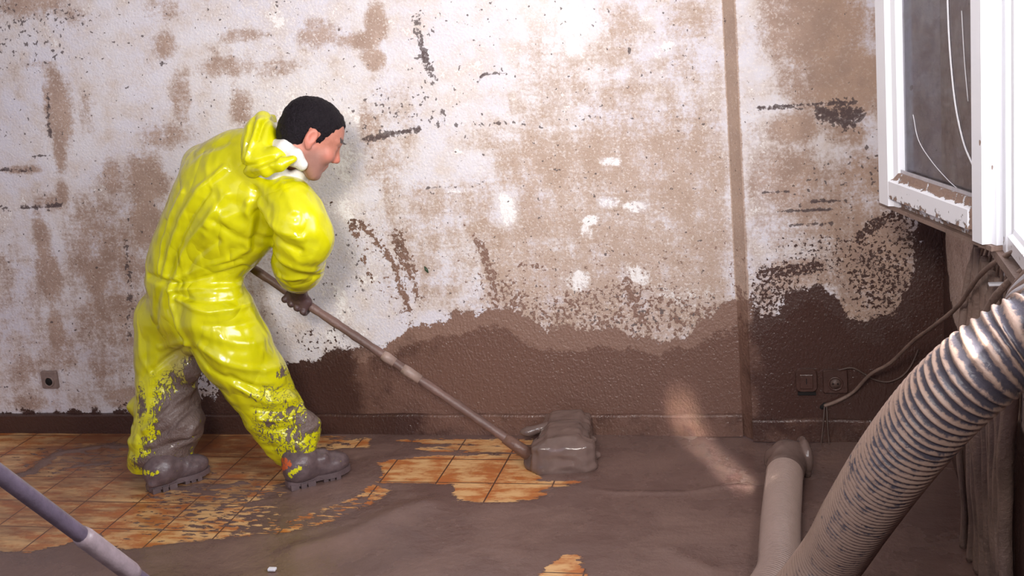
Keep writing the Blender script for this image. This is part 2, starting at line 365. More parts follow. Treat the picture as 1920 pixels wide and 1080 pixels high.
# ------------------------------------------------------------------ back wall
WY, WR, XS0, XS1, XC, ZT = 4.111, 4.066, -.214, -.176, .457, 2.6
XL = -4.2
def W2(x, y):                              # pixel -> wall (x, z)
    p = A(x, y, WY if x < 1400 else WR); return (p[0], p[2])
def build_wall():
    st = .0095
    xs = list(np.arange(XL, XS0, st))+[XS0]; nx = 6
    xs += [XS0+(XS1-XS0)*k/nx for k in range(1, nx+1)]+list(np.arange(XS1+st, XC, st))+[XC, XC+.05]
    xs = np.array(xs); ys = np.where(xs <= XS0, WY, np.where(xs >= XS1, WR, WY+(WR-WY)*(xs-XS0)/(XS1-XS0)))
    zs = np.arange(0, 2.61, st); zs[-1] = ZT
    X, Z = np.meshgrid(xs, zs); Y = np.broadcast_to(ys, X.shape)
    V = np.stack([X, Y, Z], -1).reshape(-1, 3); n, m = X.shape
    i = np.arange((n-1)*m).reshape(n-1, m)[:, :-1].ravel()
    Fs = np.stack([i, i+1, i+m+1, i+m], 1)
    P = V[:, [0, 2]]; K = 1/500.
    stain = np.full(len(P), .10)
    stain += .52*np.clip((P[:, 0]+1.32)/.3, 0, 1)*np.clip((-P[:, 0]-.30)/.3+1, 0, 1)*np.clip((1.42-P[:, 1])/.4, 0, 1)
    stain += .24*np.clip((-1.75-P[:, 0])/.25, 0, 1)*np.clip((1.0-P[:, 1])/.35, 0, 1)
    for x, y, rx, ry, s in [(205,470,110,130,.55),(235,610,70,90,.55),(110,660,60,60,.5),(60,5,75,28,.7),(135,30,35,20,.4),(75,120,45,10,.45),(300,20,45,25,.45),(308,85,26,26,.72),(112,205,28,75,.85),(92,200,10,60,.7),
        (450,68,55,15,.6),(430,125,75,20,.6),(515,128,60,20,.55),(340,185,22,55,.55),(450,200,25,40,.6),(310,255,55,25,.6),(165,215,25,50,.35),
        (270,150,40,60,.22),(420,100,60,50,.25),
        (600,66,48,22,.7),(590,45,25,16,.6),(705,45,20,35,.9),(700,110,24,20,.85),(655,75,55,14,.62),(690,75,28,16,.8),
        (112,290,14,40,.75),(45,318,55,9,.6),(118,365,14,30,.7),(210,335,32,35,.62),(275,340,45,55,.8),(190,420,90,75,.5),(275,420,40,60,.85),
        (80,450,22,75,.7),(92,520,30,60,.8),(150,480,45,60,.55),(195,590,75,60,.55),(105,620,22,60,.75),(25,590,30,60,.35),(45,690,38,40,.55),
        (205,690,80,90,.45),(235,745,55,28,.75),(60,755,80,18,.55),(180,520,30,50,.75),(100,380,60,20,.5),(50,640,40,40,.3),
        (730,320,55,70,.45),(725,300,40,30,.5),(835,330,110,60,.38),(780,345,35,40,.5),(860,420,150,110,.42),(1000,300,110,120,.45),(1060,430,130,110,.42),
        (1170,55,40,60,.5),(1290,40,60,50,.5),(1300,150,85,90,.42),(1150,165,50,60,.42),(1030,150,75,70,.45),(1250,260,130,90,.40),
        (1300,430,90,80,.3),(1100,480,130,70,.4),(800,520,120,60,.4),(1190,570,200,60,.3),(890,30,60,60,.12),(690,240,30,50,.5),(860,200,80,60,.2),
        (1540,50,95,80,.8),(1590,150,80,70,.85),(1500,150,45,60,.55),(1490,240,40,30,.85),(1590,250,40,30,.6),(1480,340,85,60,.65),(1560,400,100,70,.6),
        (1610,340,60,60,.6),(1440,100,30,130,.2),(1640,580,100,50,.7),(1430,570,40,70,.5),(1650,490,80,90,.75),(1500,520,90,40,.6),(1460,420,60,50,.5),(1550,210,80,40,.45)]:
        stain = np.maximum(stain, s*blob(P, W2(x, y), rx*K, ry*K))
    for x, y, rx, ry, s in [(1045,160,85,110,.42),(1190,230,85,230,.40),(1330,200,40,160,.3),(800,400,120,90,.40),(560,300,1,1,.1)]:
        stain = np.maximum(stain, s*blob(P, W2(x, y), rx*K, ry*K, 8))
    for x, y, rx, ry, s in [(845,312,75,25,.75),(860,180,80,70,.55),(950,392,20,32,.9),(1375,200,16,300,.5),(880,90,90,80,.5)]:
        stain *= 1-s*blob(P, W2(x, y), rx*K, ry*K, 7)
    for x, y, rx, ry in [(740,210,60,90)]: stain = np.maximum(stain, .32*blob(P, W2(x, y), rx*K, ry*K))
    wh = np.zeros(len(P))
    for x, y, rx, ry, s in [(1080,35,36,48,1.),(1075,85,22,25,.9),(1145,302,22,11,1.),(1140,378,25,15,1.),(1195,388,30,14,.95),(1108,412,20,12,.95),(1100,435,15,20,.7),
        (1235,95,40,16,.8),(1240,30,60,12,.6),(1165,140,22,12,.9),(1255,85,30,10,.7),(1250,135,20,8,.6),(1080,525,40,28,.75),(1190,520,40,30,.75),(1240,545,50,22,.7),
        (1300,560,60,30,.6),(640,330,30,110,.75),(660,250,22,90,.7),(610,400,40,80,.6),(680,500,70,60,.5),(700,60,10,30,.2),(950,395,16,26,1.),(945,370,14,12,1.),(905,320,50,8,.7),(850,285,60,5,.7),(850,358,28,6,.8),
        (560,200,80,60,.6),(560,30,70,25,.6),(760,110,40,110,.35),(870,100,110,120,.3),(1000,60,50,70,.35),(150,60,120,60,.3),(30,430,40,110,.35),
        (180,330,30,60,.45),(1420,300,22,300,.35),(1340,320,26,300,.4),(1060,180,20,110,.5),(730,520,60,60,.4),(620,560,50,60,.7),(640,630,50,20,.8),(70,600,30,60,.4)]:
        wh = np.maximum(wh, s*blob(P, W2(x, y), rx*K, ry*K))
    och = np.clip((P[:, 0]+.1)/.2, 0, 1)*.55+.38*np.clip((P[:, 0]+1.8)/.4, 0, 1)+np.clip((-1.9-P[:, 0])/.5, 0, .5)
    # straight horizontal scraper marks
    dark = np.zeros(len(P))
    for pts, w, s in [([(685,262),(735,252),(785,244)],.010,1.2),([(1420,203),(1500,198),(1560,193),(1600,190)],.007,1.1),([(1540,212),(1575,222),(1590,230)],.022,.8),
        ([(1575,205),(1610,215)],.02,.7),([(0,318),(60,320)],.006,.9),([(40,388),(75,388),(115,384)],.008,1.2),([(0,388),(16,394)],.007,1.1),
        ([(828,205),(832,228)],.005,1.),([(780,30),(785,70),(800,120),(815,150)],.014,.5),([(1178,100),(1184,82)],.004,1.1),([(893,160),(905,140),(950,135)],.004,.8),
        ([(1000,320),(1100,325)],.004,.45),([(800,352),(860,348)],.003,.75),([(90,175),(90,220),(95,255)],.006,.8),([(1450,395),(1560,392)],.003,.8),
        ([(1430,360),(1480,358)],.003,.8),([(1520,380),(1600,372)],.003,.7),([(1480,423),(1560,420)],.003,.5),([(300,115),(315,122)],.006,.9),([(235,450),(245,540),(240,640)],.012,.5),([(60,293),(95,292)],.003,.9)]:
        d = line_d(P, [W2(*q) for q in pts]); dark = np.maximum(dark, min(s, .72)*np.clip(1.5-d/(w*1.2), 0, 1))
    dark += .16*blob(P, W2(765, 205), 70*K, 28*K)+.17*blob(P, W2(795, 120), 20*K, 110*K)+.30*blob(P, W2(880, 232), 210*K, 5*K)+.14*blob(P, W2(690, 205), 50*K, 40*K)+.25*blob(P, W2(1180, 600), 200*K, 40*K)+.14*blob(P, W2(640, 520), 60*K, 100*K)
    dark += .25*blob(P, W2(60, 60), 160*K, 60*K)+.2*blob(P, W2(1600, 350), 110*K, 130*K)
    # the waterline of the mud
    wl = [(-700,776),(0,772),(100,770),(240,766),(300,764),(370,752),(420,728),(470,702),(540,682),(590,668),(650,655),(690,650),(735,634),(765,610),(800,598),
          (860,590),(905,578),(960,574),(985,602),(1040,622),(1100,618),(1140,612),(1190,625),(1240,634),(1290,626),(1320,604),(1350,578),(1380,560),(1395,552),
          (1410,556),(1424,610),(1450,585),(1470,560),(1500,530),(1540,528),(1570,560),(1600,590),(1640,606),(1680,590),(1705,560),(1716,500),(1716,440),(1722,405),(1750,398),(1850,380)]
    wlp = [W2(*q) for q in wl]
    sd = poly_sd(P, [(XL-1, wlp[0][1])]+wlp+[(2, wlp[-1][1]), (2, -1), (XL-1, -1)])
    spl0 = np.zeros(len(P))
    for pts, w in [([(662,418),(668,440)],.016),([(672,416),(705,450),(735,490),(755,545),(765,580)],.011),([(745,442),(752,470),(770,510)],.020),([(770,510),(785,560)],.006),
        ([(870,420),(895,452)],.003),([(897,455),(912,490),(925,530)],.014),([(925,530),(935,570)],.008),([(1175,525),(1185,560),(1205,600)],.014),([(760,545),(768,575)],.005),
        ([(1610,448),(1640,420),(1680,404),(1720,398)],.016),([(1430,512),(1500,505),(1530,500)],.018),([(680,480),(700,530)],.006),([(975,495),(1010,500)],.005),
        ([(1385,540),(1400,600)],.01),([(1745,400),(1745,560)],.03),([(600,385),(640,375)],.001)]:
        d_ = line_d(P, [W2(*q) for q in pts]); spl0 = np.maximum(spl0, .70*np.clip(1.65-d_/(w*1.25), 0, 1))
    spl = spl0
    for x, y, rx, ry, s in [(1650,520,70,80,.55),(1560,480,110,50,.42),(1450,560,50,70,.58),(950,560,50,45,.5),(1000,600,110,45,.5),(1150,585,180,60,.48),(1300,600,90,40,.5),(1080,500,300,60,.22),
        (690,450,32,50,.36),(700,530,50,60,.25),(760,560,40,50,.3),(600,640,80,30,.35),(395,715,60,50,.42),(260,760,60,20,.4),(915,520,30,50,.35),(1385,520,30,60,.3),(1700,440,30,40,.5),(1560,250,60,40,.1)]:
        spl = np.maximum(spl, s*blob(P, W2(x, y), rx*K, ry*K))
    # brown strip; the slant's shade is put into its colour as well
    strip = (P[:, 0] > XS0-.002) & (P[:, 0] < XS1+.002)
    stain = np.where(strip, .95, stain); wh = np.where(strip, 0, wh); och = np.where(strip, .8, och)
    tan = np.clip((P[:, 0]+1.5)/.3, 0, 1)*np.clip((-.15-P[:, 0])/.1, 0, 1)*.45
    wet_shade = np.clip(.45+.75*np.clip((P[:, 0]+.25)/.3, 0, 1)-.3*np.clip(1-np.abs(P[:, 0]+.6)/.9, 0, 1), 0, 1)  # wet mud, darkened toward the right corner to paint in its shade
    wet_shade = np.maximum(wet_shade, .75*np.clip((-1.35-P[:, 0])/.4, 0, 1))  # lower left darkened likewise, shade put into the mud colour
    mk('wall_back', V, Fs, MT['wall'], smooth=False, attrs=dict(stain=np.clip(stain, 0, 1), white=np.clip(wh*.66, 0, 1), ochre=och, dark=dark, mud=np.clip(sd, -.15, .3), splash=spl, wet_shade=wet_shade, tan=tan), kind='structure')
build_wall()

def wallattrs(V, mud=-.15, stain=.5, ochre=.5, wet_shade=.3, splash=0.):
    n = len(V); o = {}
    for k, q in (('mud', mud), ('stain', stain), ('white', 0.), ('ochre', ochre), ('dark', 0.1), ('splash', splash), ('wet_shade', wet_shade)):
        o[k] = q if isinstance(q, np.ndarray) else np.full(n, q)
    return o
# baseboards: strip with a small sloped top, mud-coated
def baseboard(name, x0, x1, yw, h=.078, d=.016):
    n = int((x1-x0)/.012); xs = np.linspace(x0, x1, n); prof = [(0., 0.), (-d, 0.), (-d, h-.006), (-d+.004, h), (0., h+.002)]
    V = []; 
    for i, x in enumerate(xs):
        for a, b in prof: V.append((x, yw+a-.0015*math.sin(x*37)*(a != 0), b+.0015*math.sin(x*21+b*9)*(b > .02)))
    k = len(prof); Fs = [(i*k+j, (i+1)*k+j, (i+1)*k+j+1, i*k+j+1) for i in range(n-1) for j in range(k-1)]
    Fs += [tuple(range(k)), tuple((n-1)*k+j for j in range(k))[::-1]]
    V = np.array(V)
    wet_shade = np.clip(.45+(-1.3-V[:, 0])*1.2, .45, 1.) if x0 < -1 else np.full(len(V), .55)  # left end of the board darkened to stand in for shade
    mk(name, V, Fs, MT['wall'], smooth=False, attrs=wallattrs(V, mud=.2, wet_shade=wet_shade), kind='structure')
baseboard('baseboard_left', XL, XS0+.002, WY); baseboard('baseboard_right', XS1, XC, WR)

# ------------------------------------------------------------------ floor
def build_floor():
    st = .011
    xs = np.arange(-4.2, .6, st); ys = np.arange(1.2, 4.14, st)
    X, Y = np.meshgrid(xs, ys); P = np.stack([X.ravel(), Y.ravel()], 1); n, m = X.shape
    i = np.arange((n-1)*m).reshape(n-1, m)[:, :-1].ravel(); Fs = np.stack([i, i+1, i+m+1, i+m], 1)
    g = lambda L: [tuple(FL(*q)[:2]) for q in L]
    exp = np.full(len(P), -1.)
    for L in [[(-900,800),(-300,800),(300,806),(560,816),(655,822),(655,832),(600,852),(565,875),(535,900),(548,925),(512,945),(522,962),(514,985),(500,999),(430,1006),(400,1010),(300,1020),(265,1027),(225,1027),(192,1018),(193,999),(165,1004),(120,1020),(60,1033),(-100,1035),(-900,1040)],
        [(560,968),(620,950),(665,935),(700,910),(727,920),(715,932),(690,946),(655,962),(620,977),(580,988),(520,1000),(515,992)],
        [(712,868),(742,862),(800,857),(850,855),(1000,853),(1010,905),(880,909),(790,905),(712,904),(722,885)],
        [(855,908),(1000,903),(1085,904),(1035,914),(1005,920),(1022,926),(990,938),(920,941),(862,937),(850,925)],
        [(745,826),(900,824),(1015,825),(1015,833),(900,834),(800,831)],[(780,843),(860,836),(975,838),(975,848),(860,847)],
        [(1008,1082),(1060,1040),(1082,1042),(1086,1060),(1100,1090),(1000,1095)],[(590,826),(690,824),(690,838),(600,842)]]:
        exp = np.maximum(exp, poly_sd(P, g(L)))
    mud = -exp-.004
    for L, w in [([(395,925),(350,915),(300,917)],.02),([(370,910),(420,912),(450,905)],.016),([(30,892),(60,885),(90,862),(110,850)],.024),([(110,850),(200,835),(260,838)],.022),
        ([(140,875),(200,868)],.015),([(800,838),(920,850)],.004),([(600,915),(520,935),(470,945)],.02),([(560,905),(500,925)],.012),([(480,920),(430,945)],.006)]:
        mud = np.maximum(mud, w-line_d(P, g(L)))
    film_shade = np.zeros(len(P)); K = 1/520.  # mud film plus shade painted on the tiles, left and under the worker
    for x, y, rx, ry, s in [(250,840,280,60,.9),(430,860,120,90,.7),(150,880,200,50,.75),(90,930,240,100,.62),(330,960,120,50,.25),(440,830,120,60,.7),(560,900,60,60,.5),(480,890,50,50,.6)]:
        film_shade = np.maximum(film_shade, s*blob(P, tuple(FL(x, y)[:2]), rx*K, ry*K*3.0))
    speck = np.zeros(len(P))
    for x, y, rx, ry, s in [(430,950,120,60,.6),(330,960,120,50,.5),(600,960,140,40,.75),(150,860,200,40,.55),(620,840,60,30,.6),(980,922,80,20,.3),(340,920,90,40,.6),(520,950,60,60,.8)]:
        speck = np.maximum(speck, s*blob(P, tuple(FL(x, y)[:2]), rx*K, ry*K*3.0))
    # low ridges and swells in the mud
    z = .0022*np.clip(mud/.02, 0, 1)
    dm = np.clip((mud-.02)/.08, 0, 1)
    z += dm*(.0035*np.sin(P[:, 0]*5+1.7*np.sin(P[:, 1]*4))+.0025*np.sin(P[:, 1]*9+2*np.sin(P[:, 0]*3)))
    for L, w, h in [([(1060,912),(1150,922),(1290,924),(1380,912),(1410,915)],.012,.006),([(560,1030),(650,1010),(760,960),(820,945)],.05,.012),([(1250,1030),(1330,1070)],.03,.006)]:
        d = line_d(P, g(L)); z += h*np.exp(-(d/w)**2)*dm
    V = np.stack([P[:, 0], P[:, 1], z], 1)
    mk('floor', V, Fs, MT['floor'], attrs=dict(mud=np.clip(mud, -.2, .2), film_shade=film_shade, speck=speck), kind='structure')
build_floor()
v, f = boxv(-4.3, .9, -1.5, 1.2, -.1, .0); n8 = len(v)
mk('floor_front', v, f, MT['mud'], smooth=False, kind='structure')['kind'] = 'structure'
v, f = boxv(-4.3, .9, -.1, 4.25, 2.6, 2.7)
mk('ceiling', v, f, MT['ceil'], smooth=False, kind='structure')
v, f = boxv(-4.35, -4.2, -.1, 4.25, 0, 2.6)
mk('wall_left', v, f, MT['ceil'], smooth=False, kind='structure')

# ------------------------------------------------------------------ right wall with the window opening
WZ0, WZ1, WYA, WYB = .975, 2.3, 1.0, 2.74
def grid_panel(y0, y1, z0, z1, x):
    ys = np.linspace(y0, y1, max(2, int((y1-y0)/.015))); zs = np.linspace(z0, z1, max(2, int((z1-z0)/.015)))
    Y, Z = np.meshgrid(ys, zs); V = np.stack([np.full(Y.size, x), Y.ravel(), Z.ravel()], 1); n, m = Y.shape
    i = np.arange((n-1)*m).reshape(n-1, m)[:, :-1].ravel()
    return V, np.stack([i, i+m, i+m+1, i+1], 1)
V = np.zeros((0, 3)); Fs = []
for q in ((-.1, WYB, 0, WZ0), (WYB, WR+.06, 0, WZ0), (WYB, WR+.06, WZ0, ZT), (-.1, WYB, WZ1, ZT), (-.1, WYA, WZ0, WZ1)):
    v, f = grid_panel(*q, XC); Fs += [tuple(i+len(V) for i in r) for r in f.tolist()]; V = np.vstack([V, v])
for v, f in (boxv(XC, XC+.26, WYB, WR+.2, 0, ZT), boxv(XC, XC+.26, -.1, WYB, 0, WZ0-.002), boxv(XC, XC+.26, -.1, WYB, WZ1, ZT), boxv(XC, XC+.26, -.1, WYA, WZ0-.002, WZ1)):
    v = np.array(v); v[:, 0] += np.where(v[:, 0] < XC+.01, .004, 0)
    Fs += [tuple(i+len(V) for i in r) for r in f]; V = np.vstack([V, v])
yz = V[:, [1, 2]]
r2 = lambda x, y: tuple(on(x, y, 0, XC)[1:])
cor = [(4.3, .80), (4.0, .78), (3.94, .6), (3.8, .5), (3.6, .52), (3.2, .55), (2.5, .6), (0, .6), (0, -1), (4.3, -1)]
sdr = poly_sd(yz, cor)
mk('wall_right', V, Fs, MT['wall'], smooth=False, attrs=wallattrs(V, mud=np.clip(sdr, -.15, .2), stain=.75, ochre=.3, wet_shade=np.full(len(V), .8), splash=np.full(len(V), .22)), kind='structure')

# window frame in the opening
def rail(p0, p1, prof_w, prof_d, inw, nrm):
    """straight bar from p0 to p1; inw = direction in the frame's plane towards the pane, nrm = normal"""
    p0, p1, inw, nrm = (np.asarray(q, float) for q in (p0, p1, inw, nrm))
    pr = [(0, 0), (0, prof_d*.62), (prof_w*.22, prof_d*.66), (prof_w*.24, prof_d), (prof_w*.74, prof_d), (prof_w*.82, prof_d*.80), (prof_w, prof_d*.74), (prof_w, 0)]
    n = 14; V = []
    for i in range(n):
        t = i/(n-1); c = p0+(p1-p0)*t
        for a, b in pr:
            V.append(c+inw*a+nrm*b)
    k = len(pr); Fs = [(i*k+j, (i+1)*k+j, (i+1)*k+(j+1) % k, i*k+(j+1) % k) for i in range(n-1) for j in range(k)]
    Fs += [tuple(range(k))[::-1], tuple((n-1)*k+j for j in range(k))]
    return V, Fs
win = empty('window_1', (XC, WYB, WZ0), 'white window frame set in the right wall, smeared with mud', 'window'); win['kind'] = 'structure'
def fattr(V, base=.0, zl=None):
    V = np.array(V); return dict(mud=np.full(len(V), base) if zl is None else np.clip(1.1-(V[:, 2]-zl)/.05, base, 1.))
v, f = rail((XC+.02, WYB-.002, WZ0), (XC+.02, WYB-.002, WZ1), .09, .05, (0, -1, 0), (-1, 0, 0))
mk('jamb', v, f, MT['frame'], win, False, attrs=dict(mud=np.clip(.35-(np.array(v)[:, 2]-1.0)/.5, .0, .35)))
v, f = rail((XC+.02, WYA, WZ0), (XC+.02, WYB-.09, WZ0), .06, .05, (0, 0, 1), (-1, 0, 0))
mk('bottom_rail', v, f, MT['frame'], win, False, attrs=fattr(v, .25))
v, f = rail((XC+.02, WYA, WZ1), (XC+.02, WYB-.09, WZ1), .06, .05, (0, 0, -1), (-1, 0, 0))
mk('top_rail', v, f, MT['frame'], win, False, attrs=fattr(v))
v, f = boxv(XC+.02, XC+.26, WYB-.012, WYB-.001, WZ0, WZ1)
mk('reveal', v, f, MT['frame'], win, False, attrs=fattr(v))
v, f = boxv(XC-.045, XC+.3, WYA, WYB+.03, WZ0-.022, WZ0-.001)
mk('sill', v, f, MT['cable'], win, False)

# the open sash
hx = np.array([XC-.028, WYB-.028, 0.]); fx = on(1667, 374, 2, WZ0+.012); fx[2] = 0.
e = fx-hx; L = np.linalg.norm(e); e /= L; nn = np.array([-e[1], e[0], 0.]);
if np.dot(nn, [0, -1, 0]) < 0: nn = -nn
sash = empty('window_sash', (hx[0], hx[1], WZ0+.01), 'white casement sash swung into the room, its pane cracked and mud along its lower rail', 'window')
z0, z1 = WZ0+.012, WZ1-.01; up = np.array([0, 0, 1.]); sw = .088
P0 = hx+up*z0; P1 = fx+up*z0; T0 = hx+up*z1; T1 = fx+up*z1
for nm, a, b, iw in (('stile ', P1, T1, -e), ('stile', P0, T0, e), ('bottom_rail', P0+e*sw*.98, P1-e*sw*.98, up), ('top_rail', T0+e*sw*.98, T1-e*sw*.98, -up)):
    v, f = rail(a, b, .112 if nm == 'stile ' else sw, .058, iw, nn)
    v = [np.array(q)-nn*.02 for q in v]
    mu = np.full(len(v), .05)
    if nm == 'bottom_rail': mu = np.array([.74 if q[2] > z0+.070 else (.12 if q[2] > z0+.03 else (.5 if q[2] > z0+.005 else .62)) for q in v])
    mk(nm.strip(), v, f, MT['frame'], sash, False, attrs=dict(mud=mu))
# glass pane with real thickness
def slab(c0, c1, n, th):
    c0, c1 = np.asarray(c0), np.asarray(c1); ex = c1-c0; w = np.array([ex[0], ex[1], 0]); h = np.array([0, 0, ex[2]])
    v = [c0, c0+w, c0+w+h, c0+h]; v = v+[p+n*th for p in v]
    return v, [(0, 1, 2, 3), (7, 6, 5, 4), (0, 4, 5, 1), (1, 5, 6, 2), (2, 6, 7, 3), (3, 7, 4, 0)]
v, f = slab(P0+e*(sw-.006)+up*(sw-.006), T1-e*(.106)-up*(sw-.006), nn, .004)
pane = mk('pane', v, f, MT['glass'], sash, False)
def sashpt(px, py):                         # where a pixel meets the sash plane
    q = ray(px, py); n0 = nn; t = np.dot(P0+nn*.006-CP, n0)/np.dot(q, n0); return CP+q*t
for pts, w in ([(1776,-20),(1779,60),(1784,130),(1792,200),(1806,265),(1822,305),(1845,352)], .0024), ([(1803,20),(1808,110),(1815,190)], .001), ([(1712,215),(1722,262),(1745,300),(1775,335),(1800,358)], .0010):
    v, f = tube(catmull([sashpt(*p) for p in pts], 6), w, 5)
    mk('crack', v, f, MT['white'], pane)
# gasket, handle and mud ridge on the bottom rail
v, f = slab(P0+e*sw+up*(sw)+nn*.012, P1-e*.112+up*(sw+.008)+nn*.012, nn, .004)
mk('gasket', v, f, MT['steel'], sash, False)
v, f = slab(P0+up*(-.012)-nn*.012, P1-e*.0+up*(-.001)-nn*.012, nn, .04)
mk('drip_edge', v, f, MT['cable'], sash, False)

# ------------------------------------------------------------------ implicit surfaces
class Field:
    def __init__(s, lo, hi, res):
        s.lo = np.array(lo, float); s.res = res; s.n = np.ceil((np.array(hi)-s.lo)/res).astype(int)+1
        s.g = np.full(s.n, .25, np.float32)
    def block(s, lo, hi):
        a = np.clip(np.floor((np.minimum(lo, hi)-s.lo)/s.res).astype(int), 0, s.n); b = np.clip(np.ceil((np.maximum(lo, hi)-s.lo)/s.res).astype(int)+1, 0, s.n)
        sl = tuple(slice(a[i], b[i]) for i in range(3))
        ax = [s.lo[i]+s.res*np.arange(a[i], b[i]) for i in range(3)]
        return sl, np.stack(np.meshgrid(*ax, indexing='ij'), -1).astype(np.float32)
    def comb(s, sl, d, k, op='u'):
        g = s.g[sl]
        if op == 'u': h = np.maximum(k-np.abs(g-d), 0)/k; s.g[sl] = np.minimum(g, d)-h*h*k*.25
        elif op == 's':
            d = -d; h = np.maximum(k-np.abs(g-d), 0)/k; s.g[sl] = np.maximum(g, d)+h*h*k*.25
    def cone(s, a, b, ra, rb, k=.02, op='u', ax=None, fl=1.):
        """tapered capsule; ax, fl: squash its section along axis ax by fl"""
        a, b = np.array(a, float), np.array(b, float); m = max(ra, rb)*max(1, 1/min(fl, 1))+k+.02
        sl, p = s.block(np.minimum(a, b)-m, np.maximum(a, b)+m)
        if p.size == 0: return s
        e = b-a; w = p-a; t = np.clip((w@e)/(e@e+1e-12), 0, 1); r = w-t[..., None]*e
        if ax is not None:
            ax = np.array(ax, float); ax /= np.linalg.norm(ax); c = r@ax
            r = r+(c*(1/fl-1))[..., None]*ax; d = (np.linalg.norm(r, axis=-1)-(ra+(rb-ra)*t))*min(1., (1+fl)/2)
        else: d = np.linalg.norm(r, axis=-1)-(ra+(rb-ra)*t)
        s.comb(sl, d, k, op); return s
    def ell(s, c, R, k=.02, op='u', B=None):
        c = np.array(c, float); R = np.array(R, float); m = max(R)+k+.02; sl, p = s.block(c-m, c+m)
        if p.size == 0: return s
        w = p-c; w = w if B is None else w@np.array(B).T
        q = w/R; l = np.linalg.norm(q, axis=-1); l2 = np.linalg.norm(q/R, axis=-1)+1e-9
        s.comb(sl, l*(l-1)/l2, k, op); return s
    def box(s, c, h, rd, k=.02, B=None, op='u'):
        c = np.array(c, float); h = np.array(h, float); m = np.linalg.norm(h)+rd+k; sl, p = s.block(c-m, c+m)
        if p.size == 0: return s
        w = p-c; w = w if B is None else w@np.array(B).T; q = np.abs(w)-h
        d = np.linalg.norm(np.maximum(q, 0), axis=-1)+np.minimum(q.max(-1), 0)-rd; s.comb(sl, d, k, op); return s
    def chain(s, pts, k=.02, ax=None, fl=1.):
        for (a, ra), (b, rb) in zip(pts[:-1], pts[1:]): s.cone(a, b, ra, rb, k, ax=ax, fl=fl)
        return s
    def mesh(s):
        g = s.g; n = g.shape; ins = g < 0
        c = np.zeros((n[0]-1, n[1]-1, n[2]-1), np.int8)
        for i in (0, 1):
            for j in (0, 1):
                for k in (0, 1): c += ins[i:n[0]-1+i, j:n[1]-1+j, k:n[2]-1+k]
        act = (c > 0) & (c < 8); idx = np.full(act.shape, -1, np.int64); ii = np.argwhere(act); idx[act] = np.arange(len(ii))
        acc = np.zeros((len(ii), 3)); cnt = np.zeros(len(ii))
        O = [(i, j, k) for i in (0, 1) for j in (0, 1) for k in (0, 1)]
        for a in O:
            for b in O:
                if sum(abs(x-y) for x, y in zip(a, b)) != 1 or a > b: continue
                va = g[ii[:, 0]+a[0], ii[:, 1]+a[1], ii[:, 2]+a[2]]; vb = g[ii[:, 0]+b[0], ii[:, 1]+b[1], ii[:, 2]+b[2]]
                m = (va < 0) != (vb < 0); t = np.where(m, va/(va-vb+1e-12), 0)
                acc += np.where(m[:, None], np.array(a)+t[:, None]*(np.array(b)-np.array(a)), 0); cnt += m
        V = s.lo+s.res*(ii+acc/cnt[:, None]); Fs = []
        for ax in range(3):
            u, v = (ax+1) % 3, (ax+2) % 3
            sa = [slice(1, n[i]-1) for i in range(3)]; sa[ax] = slice(0, n[ax]-1); sb = list(sa); sb[ax] = slice(1, n[ax])
            A_, B_ = ins[tuple(sa)], ins[tuple(sb)]; e = np.argwhere(A_ != B_)
            if not len(e): continue
            fl = A_[tuple(e.T)]; off = np.ones(3, int); off[ax] = 0; e = e+off
            def ix(du, dv):
                q = e.copy(); q[:, u] -= du; q[:, v] -= dv; return idx[tuple(q.T)]
            Q = np.stack([ix(1, 1), ix(0, 1), ix(0, 0), ix(1, 0)], 1); Q[~fl] = Q[~fl][:, ::-1]; Fs.append(Q)
        return V, np.vstack(Fs)
def vnorm(V, Fs):
    n = np.cross(V[Fs[:, 2]]-V[Fs[:, 0]], V[Fs[:, 3]]-V[Fs[:, 1]]); o = np.zeros_like(V)
    for i in range(4): np.add.at(o, Fs[:, i], n)
    return o/(np.linalg.norm(o, axis=1)[:, None]+1e-12)
def snoise(P, sc, seed=0):
    r = np.random.RandomState(seed); o = np.zeros(len(P))
    for k in range(7):
        d = r.randn(3); d /= np.linalg.norm(d); o += np.sin(P@d*sc*(.6+.9*r.rand())+r.rand()*6.3+1.5*np.sin(P@np.roll(d, 1)*sc*.7+r.rand()*6))
    return o/7

# ------------------------------------------------------------------ the worker
BASE = (-1.86, 3.66, 0.)
HH = np.array([cy, sy, 0]); NN = np.array([-sy, cy, 0]); ZZ = np.array([0, 0, 1.])
pd = math.radians(36); ya = math.radians(18)
fw = math.cos(pd)*(math.cos(ya)*HH+math.sin(ya)*NN)-math.sin(pd)*ZZ
lf = np.cross(ZZ, fw); lf /= np.linalg.norm(lf)       # towards his left
up_ = np.cross(fw, lf)
HC = A(579, 259, 3.57)
def hp(f, l, u): return HC+fw*f+lf*l+up_*u
HB = np.array([fw, lf, up_])

